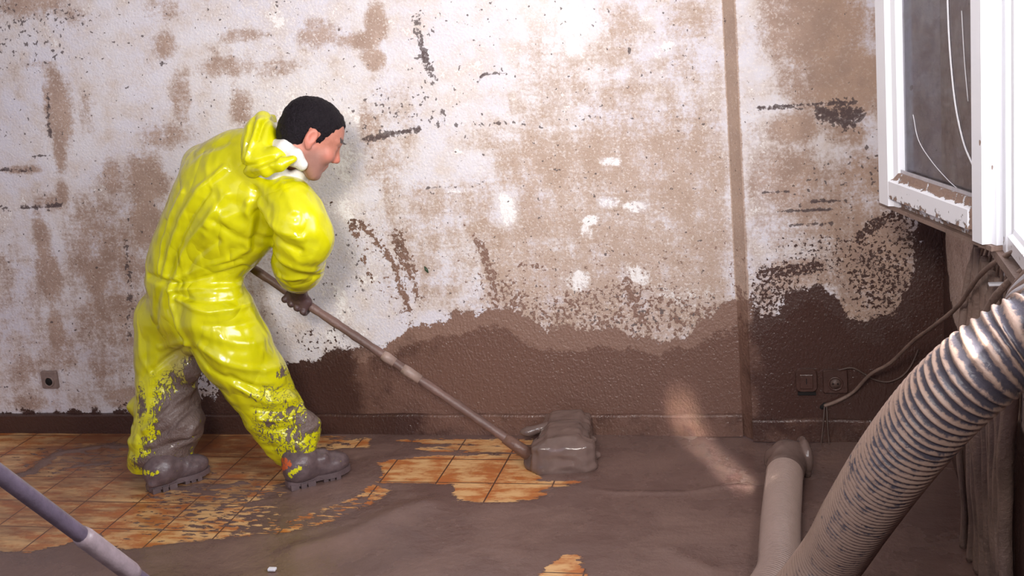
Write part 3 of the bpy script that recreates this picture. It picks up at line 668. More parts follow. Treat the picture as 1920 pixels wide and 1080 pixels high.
def head_field(fd):
    fd.ell(hp(-.004, 0, .042), (.099, .076, .084), .01, B=HB)
    fd.ell(hp(.045, 0, -.018), (.050, .057, .082), .03, B=HB)
    for s in (-1, 1):
        fd.cone(hp(.004, s*.050, -.040), hp(.062, s*.026, -.092), .020, .017, .03)
        fd.ell(hp(.066, s*.040, -.020), (.026, .022, .022), .02, B=HB)
        fd.cone(hp(.086, s*.012, .036), hp(.074, s*.046, .034), .011, .008, .014)
        fd.ell(hp(.098, s*.031, .010), (.014, .017, .012), .01, 's', B=HB)
        fd.ell(hp(.079, s*.031, .009), (.013, .014, .012), .004, B=HB)
        fd.cone(hp(.082, s*.018, .017), hp(.080, s*.044, .015), .0045, .004, .005)
        # ear: rim, bowl and lobe
        fd.ell(hp(-.010, s*.078, .004), (.019, .008, .031), .008, B=HB)
        fd.ell(hp(-.007, s*.086, .008), (.010, .006, .018), .004, 's', B=HB)
        fd.ell(hp(-.002, s*.076, -.024), (.009, .006, .010), .006, B=HB)
    fd.cone(hp(.089, 0, .022), hp(.112, 0, -.018), .008, .0115, .012)
    for s in (-1, 1): fd.ell(hp(.100, s*.012, -.024), (.012, .008, .009), .008, B=HB)
    fd.cone(hp(.088, -.016, -.050), hp(.088, .016, -.050), .0075, .0075, .008)
    fd.cone(hp(.085, -.014, -.063), hp(.085, .014, -.063), .008, .008, .007)
    fd.cone(hp(.099, -.020, -.0565), hp(.099, .020, -.0565), .0028, .0028, .003, 's')
    fd.ell(hp(.070, 0, -.092), (.022, .022, .018), .02, B=HB)
    return fd

NB = A(512, 315, 3.62)
neck = [(hp(-.030, 0, -.045), .055), (A(540, 290, 3.60), .058), (NB, .066)]
Pv = A(362, 575, 3.69); Ws = A(356, 505, 3.69); Mt = A(396, 435, 3.67); Ch = A(440, 365, 3.65); Sh = A(462, 312, 3.64)
RS = A(545, 382, 3.52); RE = A(566, 452, 3.52); RM = A(560, 492, 3.61); RC = A(561, 520, 3.68); RH = A(556, 566, 3.765)
LS = A(392, 318, 3.76); LE = A(400, 405, 3.90); LC = A(428, 465, 3.86); LH = A(440, 484, 3.84)
RHip = A(408, 590, 3.62); RK = A(478, 712, 3.66); RA = A(556, 850, 3.70)
LHip = A(315, 600, 3.76); LK = A(312, 722, 3.73); LA = A(305, 872, 3.67)
LAT = np.array([.90, -.42, 0]); AP = np.array([.42, .90, 0])

fd = Field((-2.45, 3.25, -.01), (-1.2, 4.05, 1.5), .0045)
head_field(fd)
fd.chain(neck, .03)
fd.chain([(NB, .06), (Sh, .085), (Ch, .11), (Mt, .10), (Ws, .10), (Pv, .12)], .03, AP, .75)
fd.chain([(RS, .055), (RE, .042), (RM, .036), (RC, .028)], .02)
fd.chain([(LS, .055), (LE, .042), (LC, .030)], .02); fd.cone(Sh, RS, .06, .045, .03); fd.cone(Sh, LS, .06, .045, .03)
fd.chain([(RHip, .085), (RK, .06), (RA, .042), (RA-ZZ*.07, .04)], .03); fd.chain([(LHip, .085), (LK, .06), (LA, .042), (LA-ZZ*.05, .04)], .03)
V, Fs = fd.mesh()
q = (V-HC)@HB.T; f_, l_, u_ = q.T; al = np.abs(l_)
inh = (np.linalg.norm(q, axis=1) < .17)
stub = np.clip((-.005-u_)/.03, 0, 1)*np.clip((f_+.02)/.03, 0, 1)*inh*np.clip((.10-f_)/.01+.35, 0, 1)
red = (np.exp(-((f_+.008)**2+(u_-.002)**2)/.03**2)*(al > .06)+np.exp(-((f_-.112)**2+(u_+.02)**2)/.014**2)+.7*np.exp(-((f_-.07)**2+(u_+.02)**2)/.02**2))*inh
brow = ((np.abs(u_-.042) < .007) & (al > .010) & (al < .050) & (f_ > .06) & inh).astype(float)
eye = ((f_ > .084) & (np.abs(al-.031) < .0075) & (np.abs(u_-.009) < .004) & inh)
body = mk('person', V, Fs, MT['skin'], loc=BASE, attrs=dict(stubble=stub, red=np.clip(red, 0, 1), brow=np.maximum(brow, eye*.9)),
    label='worker in a muddy yellow coverall bending over with a long tool by the wall', cat='person')

# hair: short, dark, receding at the temples
fd = Field(HC-.16, HC+.16, .0028)
fd.ell(hp(-.006, 0, .044), (.104, .080, .087), .01, B=HB)
fd.ell(hp(-.045, 0, -.01), (.058, .066, .055), .03, B=HB)
sl, p = fd.block(HC-.2, HC+.2); w = (p-HC)@HB.T; a, b, c = w[..., 0], np.abs(w[..., 1]), w[..., 2]
wob = .003*np.sin(a*190)*np.sin(c*170+b*90)
top = np.minimum(c-(.048+.15*np.clip(b-.03, 0, 1)), .080-a-.75*np.clip(b-.02, 0, 1)+.10*np.clip(c-.07, 0, 1))
side = np.minimum(np.minimum(c-(.030), .038-a), 1e3)
burn = np.minimum(np.minimum(c+.016, .031-a), a-.011)
back = np.minimum(c+.072-.25*(a+.08), -.024-a)
m = np.maximum(np.maximum(top, side), np.maximum(burn, back))
fd.g[sl] = np.maximum(fd.g[sl]+.35*wob, -(m+wob))
V, Fs = fd.mesh(); nrm = vnorm(V, Fs)
V = V+nrm*(.0016*snoise(V, 420, 3))[:, None]
mk('hair', V, Fs, MT['hair'], body)

# cotton collar around the neck
fd = Field(HC-.25, HC+.15, .0045)
na = (hp(-.03, 0, -.045)-NB); na /= np.linalg.norm(na); n1 = np.cross(na, [0, 0, 1.]); n1 /= np.linalg.norm(n1); n2 = np.cross(na, n1)
cc = A(538, 286, 3.585)
ring = [(cc+n1*.074*math.cos(t)+n2*.080*math.sin(t)+na*.010*math.sin(3*t+1), .017+.005*math.sin(4*t)) for t in np.linspace(0, 2*math.pi, 19)]
fd.chain(ring, .012, na, 1.7)
ring = [(cc-na*.035+n1*.088*math.cos(t)+n2*.092*math.sin(t), .022) for t in np.linspace(0, 2*math.pi, 17)]
fd.chain(ring, .02, na, 1.5)
fd.chain([(A(512, 272, 3.53), .018), (A(530, 279, 3.50), .024), (A(550, 294, 3.49), .022), (A(567, 311, 3.50), .015)], .015, na, 1.5)
V, Fs = fd.mesh(); nrm = vnorm(V, Fs); V = V+nrm*(.003*snoise(V, 90, 5))[:, None]
mk('shirt_collar', V, Fs, MT['cloth'], body, label='white cotton collar showing above the coverall')

# coverall
fd = Field((-2.5, 3.2, .05), (-1.15, 4.1, 1.42), .0056)
fd.chain([(A(470, 312, 3.64), .120), (Ch, .190), (A(420, 400, 3.66), .190), (Mt, .172), (A(372, 470, 3.68), .158), (Ws, .148), (A(352, 530, 3.69), .152), (Pv, .170)], .05, AP, .74)
fd.cone(A(455, 325, 3.64), RS, .10, .072, .05); fd.cone(A(450, 312, 3.66), LS, .105, .085, .05)
fd.cone(A(500, 318, 3.63), A(520, 303, 3.61), .075, .062, .03)
fd.chain([(RS, .072), (A(560, 412, 3.50), .080), (RE+HH*.008, .082), (RM, .078), (A(560, 506, 3.65), .068), (RC, .052)], .04)
fd.chain([(LS, .085), (LE, .070), (LC, .055)], .03)
fd.chain([(RHip, .128), (A(440, 655, 3.63), .118), (RK, .104), (A(512, 770, 3.69), .094), (A(540, 822, 3.70), .082), (A(553, 842, 3.70), .070)], .045)
fd.chain([(LHip, .118), (A(312, 665, 3.75), .102), (LK, .098), (A(318, 790, 3.70), .108), (A(303, 840, 3.68), .105), (A(292, 872, 3.67), .088)], .045)
for x, y, Y, r in ((560, 835, 3.66, .05), (575, 800, 3.68, .05), (527, 835, 3.70, .04), (262, 868, 3.68, .035), (345, 800, 3.66, .055), (355, 690, 3.70, .04), (258, 760, 3.72, .03), (585, 440, 3.50, .05)):
    fd.ell(A(x, y, Y), (r, r, r), .05)
V, Fs = fd.mesh(); nrm = vnorm(V, Fs)
xz = V[:, [0, 2]]
def S2(x, y, Y=3.55): p = A(x, y, Y); return (p[0], p[2])
disp = np.zeros(len(V)); front = np.clip(-nrm[:, 1]*2+.5, 0, 1)
folds = [  # pixel polylines on the suit, height (m, minus = valley), width (m)
 ([(305,520),(318,470),(345,410),(385,350),(430,312)], .011, .013), ([(292,515),(300,460),(322,400),(345,360)], .010, .011), ([(330,520),(350,470),(385,425),(420,390)], .010, .012),
 ([(312,515),(330,470),(362,412),(405,352)], -.010, .010), ([(283,520),(286,470),(300,420)], -.009, .009), ([(345,520),(370,480),(420,445)], -.008, .010),
 ([(322,528),(380,505),(440,480),(470,462)], .010, .010), ([(325,535),(390,520),(450,505)], -.009, .009), ([(320,545),(370,540),(440,545)], .010, .011), ([(330,552),(390,560),(465,565)], -.008, .009),
 ([(335,560),(400,578),(475,580)], .009, .010), ([(262,525),(290,528),(325,530)], -.014, .010), ([(325,530),(400,498),(452,488)], -.007, .008),
 ([(318,535),(322,570),(345,620),(362,650)], .012, .012), ([(308,540),(310,580),(330,630),(352,655)], -.012, .010), ([(300,535),(285,570),(275,620)], -.007, .012),
 ([(362,650),(330,662),(285,690),(262,710)], -.010, .009), ([(358,640),(320,650),(275,668)], .008, .012), ([(372,652),(410,690),(460,720),(500,735)], -.009, .010),
 ([(385,640),(430,670),(490,700),(540,712)], .008, .013), ([(440,700),(480,735),(520,750),(560,760)], -.008, .011), ([(450,720),(495,760),(540,775)], .009, .012),
 ([(470,770),(510,785),(560,785)], -.009, .009), ([(480,790),(520,800),(580,795)], .009, .009), ([(490,815),(530,818),(575,812)], -.008, .008), ([(355,700),(330,745),(290,790),(262,815)], .012, .012),
 ([(368,715),(345,765),(310,810),(280,830)], -.012, .010), ([(362,760),(352,800),(335,835)], .010, .010), ([(270,850),(300,845),(340,840)], -.010, .009),
 ([(500,372),(530,400),(560,418),(595,430)], .010, .014), ([(492,395),(520,420),(560,440),(590,455)], -.010, .012), ([(512,455),(540,470),(575,490),(596,500)], .010, .011),
 ([(515,480),(545,500),(590,520)], -.008, .010), ([(525,515),(555,520),(592,515)], .006, .008), ([(478,462),(490,430),(498,390),(490,350)], -.014, .013), ([(470,455),(478,415),(480,375)], .010, .015),
 ([(400,430),(440,400),(470,390)], .008, .018), ([(405,415),(415,385),(440,360)], .008, .014), ([(440,300),(470,340),(520,370)], -.006, .014), ([(345,300),(370,285),(420,270)], -.006, .012),
 ([(415,405),(455,440),(500,452)], -.007, .012), ([(540,330),(560,350),(580,380)], .006, .012), ([(400,620),(450,640),(500,650)], .005, .015), ([(395,600),(470,612)], -.005, .012)]
for L, h, w in folds:
    d = line_d(xz, [S2(*q) for q in L]); disp += h*np.exp(-(d/w)**2)*front
low = np.clip((.42-V[:, 2])/.25, 0, 1)
disp += (.0035+.007*low)*snoise(V*np.array([1, 1, 1.8]), 34, 11)+.0018*snoise(V, 95, 12)+.003*low*snoise(V*np.array([.6, .6, 2]), 110, 13)
V = V+nrm*disp[:, None]
mud = np.zeros(len(V)); K = 1/540.
def sb(x, y, rx, ry, s):
    return s*blob(xz, S2(x, y, 3.6), rx*K, ry*K)
for a in [(330,790,45,85,.84),(345,735,22,60,.72),(300,862,50,20,.78),(330,840,40,40,.8),(290,835,25,25,.5),(262,858,25,14,.2),(535,700,20,22,.75),(556,735,20,60,.74),(575,790,22,45,.78),(530,805,60,50,.47),(510,745,40,40,.30),(548,700,16,30,.7),(585,770,16,60,.75),
          (555,815,50,25,.55),(500,770,30,30,.30),(258,760,14,40,.52),(545,845,40,20,.5),(590,740,20,40,.5),(280,720,20,30,.25)]:
    mud = np.maximum(mud, sb(*a))
hz = np.zeros(len(V))
for a in [(335,700,45,60,.85),(320,680,30,50,.5),(365,268,30,14,.7),(330,320,25,50,.35),(385,600,30,60,.15),(540,680,30,40,.4)]: hz = np.maximum(hz, sb(*a))
suit = mk('coverall', V, Fs, MT['suit'], body, attrs=dict(mud=mud, haze=hz), label='bright yellow waterproof coverall, mud caked below the knees')

# the hood, down and bunched behind the neck
fd = Field(A(440, 350, 3.36)-.08, A(580, 190, 3.75)+np.array([.06, .1, .06]), .0045)
hd = [((493, 224, 3.57), .028), ((489, 247, 3.545), .046), ((486, 275, 3.52), .052), ((482, 300, 3.50), .050)]
fd.chain([(A(*p), r) for p, r in hd], .025)
fd.chain([(A(503, 224, 3.62), .018), (A(505, 255, 3.61), .028), (A(508, 285, 3.58), .032)], .02)
fd.chain([(A(472, 300, 3.49), .026), (A(498, 320, 3.44), .018)], .015)
fd.chain([(A(498, 322, 3.44), .014), (A(525, 308, 3.44), .020), (A(550, 298, 3.46), .012)], .015)
fd.chain([(A(492, 298, 3.48), .034), (A(518, 294, 3.48), .028), (A(540, 292, 3.49), .016)], .02)
fd.cone(A(474, 236, 3.58), A(464, 300, 3.55), .018, .020, .03)
V, Fs = fd.mesh(); nrm = vnorm(V, Fs); xz = V[:, [0, 2]]; disp = .003*snoise(V, 70, 21)
for L, h, w in [([(482,222),(484,250),(478,290),(466,315)],-.010,.007),([(495,225),(494,255),(488,290)],.009,.008),([(470,308),(500,300),(545,285)],-.011,.007),([(462,305),(495,328)],.008,.007),([(505,225),(503,255)],-.008,.006),([(500,312),(540,298)],.006,.007)]:
    disp += h*np.exp(-(line_d(xz, [S2(*q) for q in L])/w)**2)
V = V+nrm*disp[:, None]
mk('hood', V, Fs, MT['suit'], body, attrs=dict(mud=np.zeros(len(V)), haze=np.zeros(len(V))), label='yellow hood bunched behind the neck')

# gloves
def glove(c, axis, side, wrist, name='glove', sc=1.12):
    """hand closed round a pole: c on the pole, axis along it, side = from the pole to the palm"""
    axis = axis/np.linalg.norm(axis); side = side-axis*np.dot(side, axis); side /= np.linalg.norm(side); third = np.cross(axis, side)
    if third@NN > 0: third = -third
    fd = Field(c-.13, c+.13, .003); g = lambda a, s, t: c+(axis*a+side*s+third*t)*sc
    fd.cone(g(-.030, .029, .000), g(.030, .029, .000), .017, .016, .012)
    fd.cone(g(-.030, .022, .016), g(.030, .022, .016), .013, .012, .010)
    fd.cone(g(0, .032, .0), wrist, .026, .029, .02)
    for i, (o, r, ln) in enumerate(((-.034, .0095, .92), (-.0115, .0098, 1.), (.0115, .0096, .97), (.034, .0085, .85))):
        R_ = .026*(.96+.05*ln); pts = []
        for k, t in enumerate(np.linspace(.45, 3.9*ln, 7)):
            pts.append((g(o+.002*k*(i-1.5)*.3, R_*math.cos(t), R_*math.sin(t)), r*(1-.04*k)+(.001 if k in (2, 4) else 0)))
        fd.chain(pts, .004)
    for o in (-.034, -.0115, .0115, .034): fd.ell(g(o, .017, .030), (.0125, .0125, .0125), .004)
    fd.chain([(g(-.035, .030, -.012), .012), (g(-.052, .016, -.024), .0115), (g(-.052, -.008, -.024), .0105), (g(-.048, -.022, -.010), .009)], .006)
    V, Fs = fd.mesh(); nrm = vnorm(V, Fs); V = V+nrm*(.0012*snoise(V, 220, 8))[:, None]
    return mk(name, V, Fs, MT['gl'], body, label='dark muddy work glove gripping the pole')
T0_, T1_ = A(432, 476, 3.815), A(992, 852, 3.83)
pax = (T1_-T0_)/np.linalg.norm(T1_-T0_)
def onpole(px):                                # point of the pole at a pixel column
    best = min(np.linspace(0, 1, 600), key=lambda t: abs((lambda p: 960+F*np.dot(p-CP, RX)/np.dot(p-CP, _w))(T0_+(T1_-T0_)*t)-px)); return T0_+(T1_-T0_)*best
hr = onpole(561); glove(hr, pax, RC-hr, RC+(hr-RC)*.15)
hl = onpole(446); glove(hl, pax, LC-hl, LC+(hl-LC)*.1)

# rubber boots
def boot(heel, toe, top, shaft_r, seed, lumps, osp=(), ysp=()):
    heel, toe, top = (np.array(q, float) for q in (heel, toe, top)); d = toe-heel; d[2] = 0; L = np.linalg.norm(d); d /= L; s = np.cross([0, 0, 1.], d)
    g = lambda a, b, c: heel+d*a+s*b+ZZ*c
    fd = Field(np.minimum(heel, toe)-.10, np.maximum(heel, toe)+np.array([.10, .10, .27]), .0042)
    sq = ZZ
    fd.ell(g(.045, 0, .062), (.050, .043, .052), .03, B=np.array([d, s, ZZ]))
    fd.cone(g(.05, 0, .060), g(L-.06, .006, .046), .044, .037, .03, ax=ZZ, fl=.95)
    fd.ell(g(L-.062, .006, .047), (.066, .052, .036), .02, B=np.array([d, s, ZZ]))
    fd.cone(g(.075, 0, .085), g(.125, 0, .068), .042, .034, .03)
    fd.cone(g(.052, 0, .075), top, .050, shaft_r, .03)
    for a, b, c, r in lumps: fd.ell(g(a, b, c), (r, r, r*.8), .012)
    sl, p = fd.block(heel-.5, heel+.6); fd.g[sl] = np.maximum(fd.g[sl], .026-p[..., 2])
    V, Fs = fd.mesh(); nrm = vnorm(V, Fs); m = np.clip((V[:, 2]-.03)/.03, 0, 1)
    V = V+nrm*((.0028*snoise(V, 60, seed)+.0012*snoise(V, 160, seed+1))*m)[:, None]
    at = {}
    for k, sp_ in (('orange', osp), ('yellow', ysp)):
        o = np.zeros(len(V)); P = V[:, [0, 2]]
        for px, py, r in sp_:
            q = A(px, py, 3.6); dd = np.hypot(P[:, 0]-q[0], P[:, 1]-q[2]); o = np.maximum(o, np.clip(1.6-dd/r, 0, 1))
        at[k] = o*(nrm[:, 1] < .1)
    b = mk('boot', V, Fs, MT['bootm'], body, attrs=at)
    # lugged sole: outline stepped in at the waist of the foot
    n = 46; out = []
    for i in range(n):
        t = i/n*2*math.pi; a = .5-.5*math.cos(t); wd = .041+.012*math.exp(-((a-.75)/.2)**2)-.006*math.exp(-((a-.42)/.12)**2)
        x = a*L; y = wd*math.copysign(abs(math.sin(t))**.55, math.sin(t)); out.append((x-.004+.008*a, y+.006*a))
    def slabz(pts, z0f, z1):
        k = len(pts); v = [g(x, y, z0f(x)) for x, y in pts]+[g(x, y, z1) for x, y in pts]
        return v, [tuple(range(k))[::-1], tuple(range(k, 2*k))]+[(i, (i+1) % k, k+(i+1) % k, k+i) for i in range(k)]
    parts = [slabz(out, lambda x: .011+(.014 if .085 < x < .115 else 0)*1., .030)]
    def lug(x0, x1, y0, y1, z0, z1):
        v = [g(x, y, z) for x in (x0, x1) for y in (y0, y1) for z in (z0, z1)]; return v, boxv(0, 1, 0, 1, 0, 1)[1]
    for x0, x1, w in ((.002, .030, .032), (.035, .055, .040), (.060, .088, .039)): parts.append(lug(x0, x1, -w, w, .001, .020))
    x = .118
    while x < L-.03:
        w = .041+.012*math.exp(-((x/L-.75)/.2)**2)-.002-(.018 if x > L-.05 else 0); parts.append(lug(x, x+.0165, -w+.006, w+.006, .001+(.004 if x > L-.05 else 0), .020)); x += .0215
    v, f = joinvf(parts); mk('sole', v, f, MT['boot'], b, False, label='lugged boot sole')
    return b
b1 = boot(FL(540, 917), FL(655, 884), A(552, 838, 3.675), .058, 31, [(.125, -.030, .085, .020), (.135, .0, .095, .018)], [(528,865,.008),(537,863,.009),(546,866,.008),(534,873,.010),(530,879,.007),(566,841,.009),(570,846,.007),(541,872,.006)], [(548,884,.006),(554,880,.008),(560,877,.008),(566,874,.007),(551,889,.005)])
b2 = boot(FL(280, 924), FL(392, 887), A(303, 860, 3.655), .060, 41, [(.09, -.030, .072, .020), (.01, -.02, .035, .018)], (), [(288,873,.008),(296,871,.007),(304,874,.006),(312,872,.006)])
b1['label'] = 'muddy rubber boot stepped forward, with orange and yellow spots'; b2['label'] = 'mud-caked rubber boot set behind'
# ------------------------------------------------------------------ the floor scraper he pushes
tool = empty('floor_scraper', tuple(FL(1045, 870)), 'long-handled mud-clogged floor scraper held by the worker', 'scraper')
pth = np.linspace(0, 1, 60)[:, None]*(T1_-T0_)[None]+T0_
pth = pth+np.array([0, 0, 1.])*(.006*np.sin(np.linspace(0, math.pi, 60)))[:, None]
v, f = tube(pth, .0155+.0010*np.sin(np.arange(60)*1.3)+.0006*np.sin(np.arange(60)*3.1), 12)
pole = mk('pole', v, f, MT['wood'], tool)
for a, b in ((.515, .555), (.582, .64)):
    v, f = tube([T0_+(T1_-T0_)*a+ZZ*.006, T0_+(T1_-T0_)*(a+.3*(b-a))+ZZ*.006, T0_+(T1_-T0_)*b+ZZ*.006], [.0165, .0185, .0165], 12)
    mk('tape_band', v, f, MT['band'], pole, label='pale band on the pole')
fd = Field(FL(940, 900)-np.array([.1, .15, .02]), FL(1150, 830)+np.array([.12, .25, .25]), .0045)
def G(x, y, z, Y): p = A(x, y, Y); return p
bar0, bar1 = FL(1052, 884), FL(1062, 826); bd = bar1-bar0; bl = np.linalg.norm(bd); bd /= bl; bx = np.cross(bd, ZZ); BB = np.array([bx, bd, ZZ])
bc = (bar0+bar1)/2+ZZ*.045+bx*.01
fd.box(bc, (.072, bl/2+.01, .040), .014, .02, BB)
fd.box(bc+ZZ*.045, (.045, bl/2-.01, .018), .012, .03, BB)
fd.box(bc+ZZ*.005-bd*(bl/2-.02), (.095, .02, .030), .012, .02, BB)
fd.cone(A(1000, 862, 3.83), A(1050, 850, 3.84), .030, .045, .03)
for x, y, Y, r in ((1040, 792, 4.0, .030), (1078, 790, 4.0, .026), (1020, 830, 3.88, .03), (1005, 874, 3.80, .024), (1098, 872, 3.80, .026), (1114, 852, 3.86, .018), (1108, 825, 3.92, .018), (1085, 838, 3.86, .034)):
    fd.ell(A(x, y, Y), (r*1.3, r, r*.7), .02)
sl, p = fd.block(fd.lo, fd.lo+2); fd.g[sl] = np.maximum(fd.g[sl], -.004+0*p[..., 2]-p[..., 2])
V, Fs = fd.mesh(); nrm = vnorm(V, Fs); V = V+nrm*(.008*snoise(V*np.array([.9, 1., 1.3]), 32, 57)+.0045*snoise(V*np.array([.8, 1.8, 2.]), 60, 51)+.002*snoise(V, 150, 52))[:, None]; V[:, 2] = np.maximum(V[:, 2], 0)
hd = mk('scraper_head', V, Fs, MT['glossmud'], tool, label='scraper head buried in glossy sodden mud')
v, f = tube([T1_-pax*.10, T1_-pax*.05, T1_+pax*.03], [.019, .021, .026], 12); mk('socket', v, f, MT['mud'], tool)
fd = Field(A(992, 808, 3.9)-.07, A(992, 808, 3.9)+.09, .004); fd.ell(A(988, 810, 3.92), (.026, .02, .014), .01); fd.cone(A(992, 808, 3.92), A(1030, 800, 3.95), .012, .02, .02)
V, Fs = fd.mesh(); mk('mud_lump', V, Fs, MT['glossmud'], hd)

# ------------------------------------------------------------------ near handle of another tool, lower left
h0 = CP+ray(-120, 800)*1.55; h1 = FL(660, 1392)+ZZ*.015
st = empty('tool_handle', tuple(FL(660, 1392)), 'grey-purple tool handle slanting across the lower left corner', 'handle')
pp = h0+(h1-h0)*np.linspace(-.55, 1, 50)[:, None]
v, f = tube(pp, .0125, 14); mk('shaft', v, f, MT['purple'], st)
def colt(px): return min(np.linspace(0, 1, 500), key=lambda t: abs(960+F*np.dot(h0+(h1-h0)*t-CP, RX)/np.dot(h0+(h1-h0)*t-CP, _w)-px))
ta, tb = colt(150), colt(250)
v, f = tube([h0+(h1-h0)*ta, h0+(h1-h0)*(ta+.008), h0+(h1-h0)*(tb-.008), h0+(h1-h0)*tb], [.014, .0158, .0158, .014], 14)
mk('grip_sleeve', v, f, MT['purple_l'], st, label='paler sleeve on the handle')

# ------------------------------------------------------------------ hoses
def hose(name, path, R, amp, pitch, mat, label, k=40, helix=True, mudd=None, group=None):
    P = catmull(path, 40); seg = np.linalg.norm(np.diff(P, axis=0), axis=1); s = np.concatenate([[0], np.cumsum(seg)]); n = int(s[-1]/(pitch/8))
    ss = np.linspace(0, s[-1], n); Q = np.stack([np.interp(ss, s, P[:, i]) for i in range(3)], 1)
    ker = np.ones(9)/9; Qs = Q.copy()
    for i in range(3): Qs[:, i] = np.convolve(np.pad(Q[:, i], 4, mode='reflect', reflect_type='odd'), ker, 'valid')
    ph = lambda i, a: 2*math.pi*ss[np.clip(i, 0, n-1)]/pitch+(a if helix else 0*a)
    rf = lambda i, a: 1+amp/R*(np.cos(ph(i, a))*.9+.18*np.cos(2*ph(i, a)))
    v, f = tube(Qs, R, k, True, rf)
    I, Aa = np.meshgrid(np.arange(n), np.arange(k)*2*math.pi/k, indexing='ij'); crest = (np.cos(ph(I, Aa))*.5+.5).ravel()
    md = np.repeat(np.interp(ss/s[-1], [0, .25, .6, 1], mudd or [.6]*4), k)
    return mk(name, v, f, mat, attrs=dict(crest=crest, mudd=md), label=label, cat='hose', loc=tuple(Qs[0]-np.array([0, 0, R])), group=group)
big = [CP+ray(x, y)*z for x, y, z in ((1490, 1225, 3.02), (1500, 1140, 3.0), (1562, 1042, 2.85), (1608, 968, 2.6), (1680, 862, 2.32), (1760, 764, 2.16), (1840, 690, 2.08), (1920, 636, 2.05), (2010, 600, 2.0))]
big += [np.array([.40, 1.72, 1.06]), np.array([.62, 1.70, 1.10]), np.array([.90, 1.7, 1.09])]
big[0][2] = max(big[0][2], .078)
big[1][2] = max(big[1][2], .085)
hose('suction_hose', big, .071, .0042, .0178, MT['hose'], 'thick corrugated grey hose streaked with mud, climbing from the floor to the right edge', 56, mudd=[.9, .50, .42, .36])
sm = [FL(1472, 878, .062), FL(1468, 925, .060), FL(1464, 975, .060), FL(1462, 1025, .060), FL(1458, 1075, .060), FL(1430, 1125, .060), FL(1395, 1190, .060)]
sh = hose('drain_hose', sm, .055, .0021, .0098, MT['hose_s'], 'smaller mud-coated corrugated hose lying on the floor left of the thick hose', 40, helix=False, mudd=[.5]*4)
# its coupling: a sleeve and a turned rim
fd = Field(FL(1490, 858, .06)-.16, FL(1490, 858, .06)+.16, .0045)
c0 = FL(1472, 884, .062); c1 = FL(1476, 862, .068); c2 = FL(1496, 857, .066)
fd.chain([(c0, .060), (c1, .058)], .01); fd.cone(c1, c2, .056, .048, .03)
rd = np.array([.96, .25, 0.]); ra = np.cross(rd, ZZ)
rc = c2+rd*.022
ringp = [(rc+ra*.054*math.cos(t)+ZZ*.056*math.sin(t), .009+.003*math.sin(3*t)) for t in np.linspace(0, 2*math.pi, 20)]
fd.chain(ringp, .012)
fd.ell(c1-np.array([.055, 0, .0]), (.016, .02, .03), .02)
sl, p = fd.block(fd.lo, fd.lo+2); fd.g[sl] = np.maximum(fd.g[sl], .0015-p[..., 2])
V, Fs = fd.mesh(); nrm = vnorm(V, Fs); V = V+nrm*(.003*snoise(V, 80, 61))[:, None]
mk('coupling', V, Fs, MT['glossmud'], sh, label='muddy coupling at the end of the hose')

# ------------------------------------------------------------------ cables
def cable(name, pts, r, mat, label, cat='cable', group=None, n=14, wob=0.):
    P = catmull(pts, n); R_ = r*(1+wob*snoise(P, 60, len(P)))
    v, f = tube(P, R_, 9); return mk(name, v, f, mat, label=label, cat=cat, group=group, loc=tuple(P[-1]))
def cz(L): return [CP+ray(x, y)*z for x, y, z in L]
cable('cable', cz([(1990,430,2.35),(1920,462,2.45),(1865,492,2.65),(1830,525,2.85),(1795,575,3.1),(1750,612,3.4),(1712,640,3.7),(1670,680,3.9),(1632,702,4.0)])+[A(1600,735,4.045),A(1570,752,4.05),A(1546,761,4.06)], .0060, MT['cable'], 'muddy cable sagging from the window corner to the hole in the wall', wob=.2)
cable('cable', cz([(1990,470,2.3),(1930,500,2.4),(1885,535,2.5),(1855,575,2.6),(1840,620,2.66),(1834,680,2.7),(1832,760,2.72)]), .008, MT['cable'], 'pale muddy cable dropping behind the thick hose from the window sill', wob=.2)
for i, (a, b) in enumerate((((1546,762),[(1543,800),(1537,850),(1531,884)]),((1550,762),[(1552,800),(1556,850),(1560,882)]))):
    P = [A(*a, 4.055)]+[A(x, y, 4.035-.012*k) for k, (x, y) in enumerate(b)]
    cable('wire_end', P, .0028, MT['cable_d'], ('left' if i == 0 else 'right')+' of the two thin wires hanging from the wall hole', 'wire')
cable('wire', [A(1572,694,4.055),A(1598,690,4.05),A(1622,702,4.05),A(1640,712,4.05),A(1665,716,4.05),A(1690,706,4.05),A(1708,686,4.05),A(1722,655,4.055)], .0032, MT['cable_d'], 'thin dark wire looping across the wall right of the socket', 'wire')
# the curtain of hanging mud-caked cables on the right wall
rs = np.random.RandomState(4)
hang = [(1807,3.26,.010),(1821,3.19,.014),(1836,3.12,.016),(1851,3.05,.018),(1867,2.98,.016),(1883,2.91,.014),(1899,2.85,.017),(1914,2.79,.016),(1932,2.73,.016)]
for i, (px, Y, r) in enumerate(hang):
    x0 = on(px, 900, 1, Y)[0]; x0 = min(x0, XC-r*.9-.004); pts = []
    topz = .88-.02*i*(i > 5)
    for k, z in enumerate(np.linspace(topz, .012, 8)):
        t = k/7; belly = -.028*math.sin(math.pi*min(1, t*1.15))*(1 if i == 0 else .45)
        pts.append((min(XC-r-.002, x0+belly+rs.randn()*.0022+(XC-r-.002-x0)*.9*(1-t)**2), Y+rs.randn()*.008-.06*(1-t), z))
    P = catmull(pts, 10); R_ = r*(1+.16*snoise(P, 30, i)+.07*snoise(P, 90, i+20)); R_[:5] *= .7
    v, f = tube(P, R_, 10, rf=lambda ii, a: 1+.14*np.sin(3*a+ii*.05))
    lab = ['slimmest mud-caked cable, bowed out at the left edge of the hanging bundle'] + ['one of the thick mud-caked cables hanging against the right wall']*8
    mk('hanging_cable', v, f, MT['cable'], label=lab[i], cat='cable', loc=tuple(P[-1]), group='cables hanging under the window')
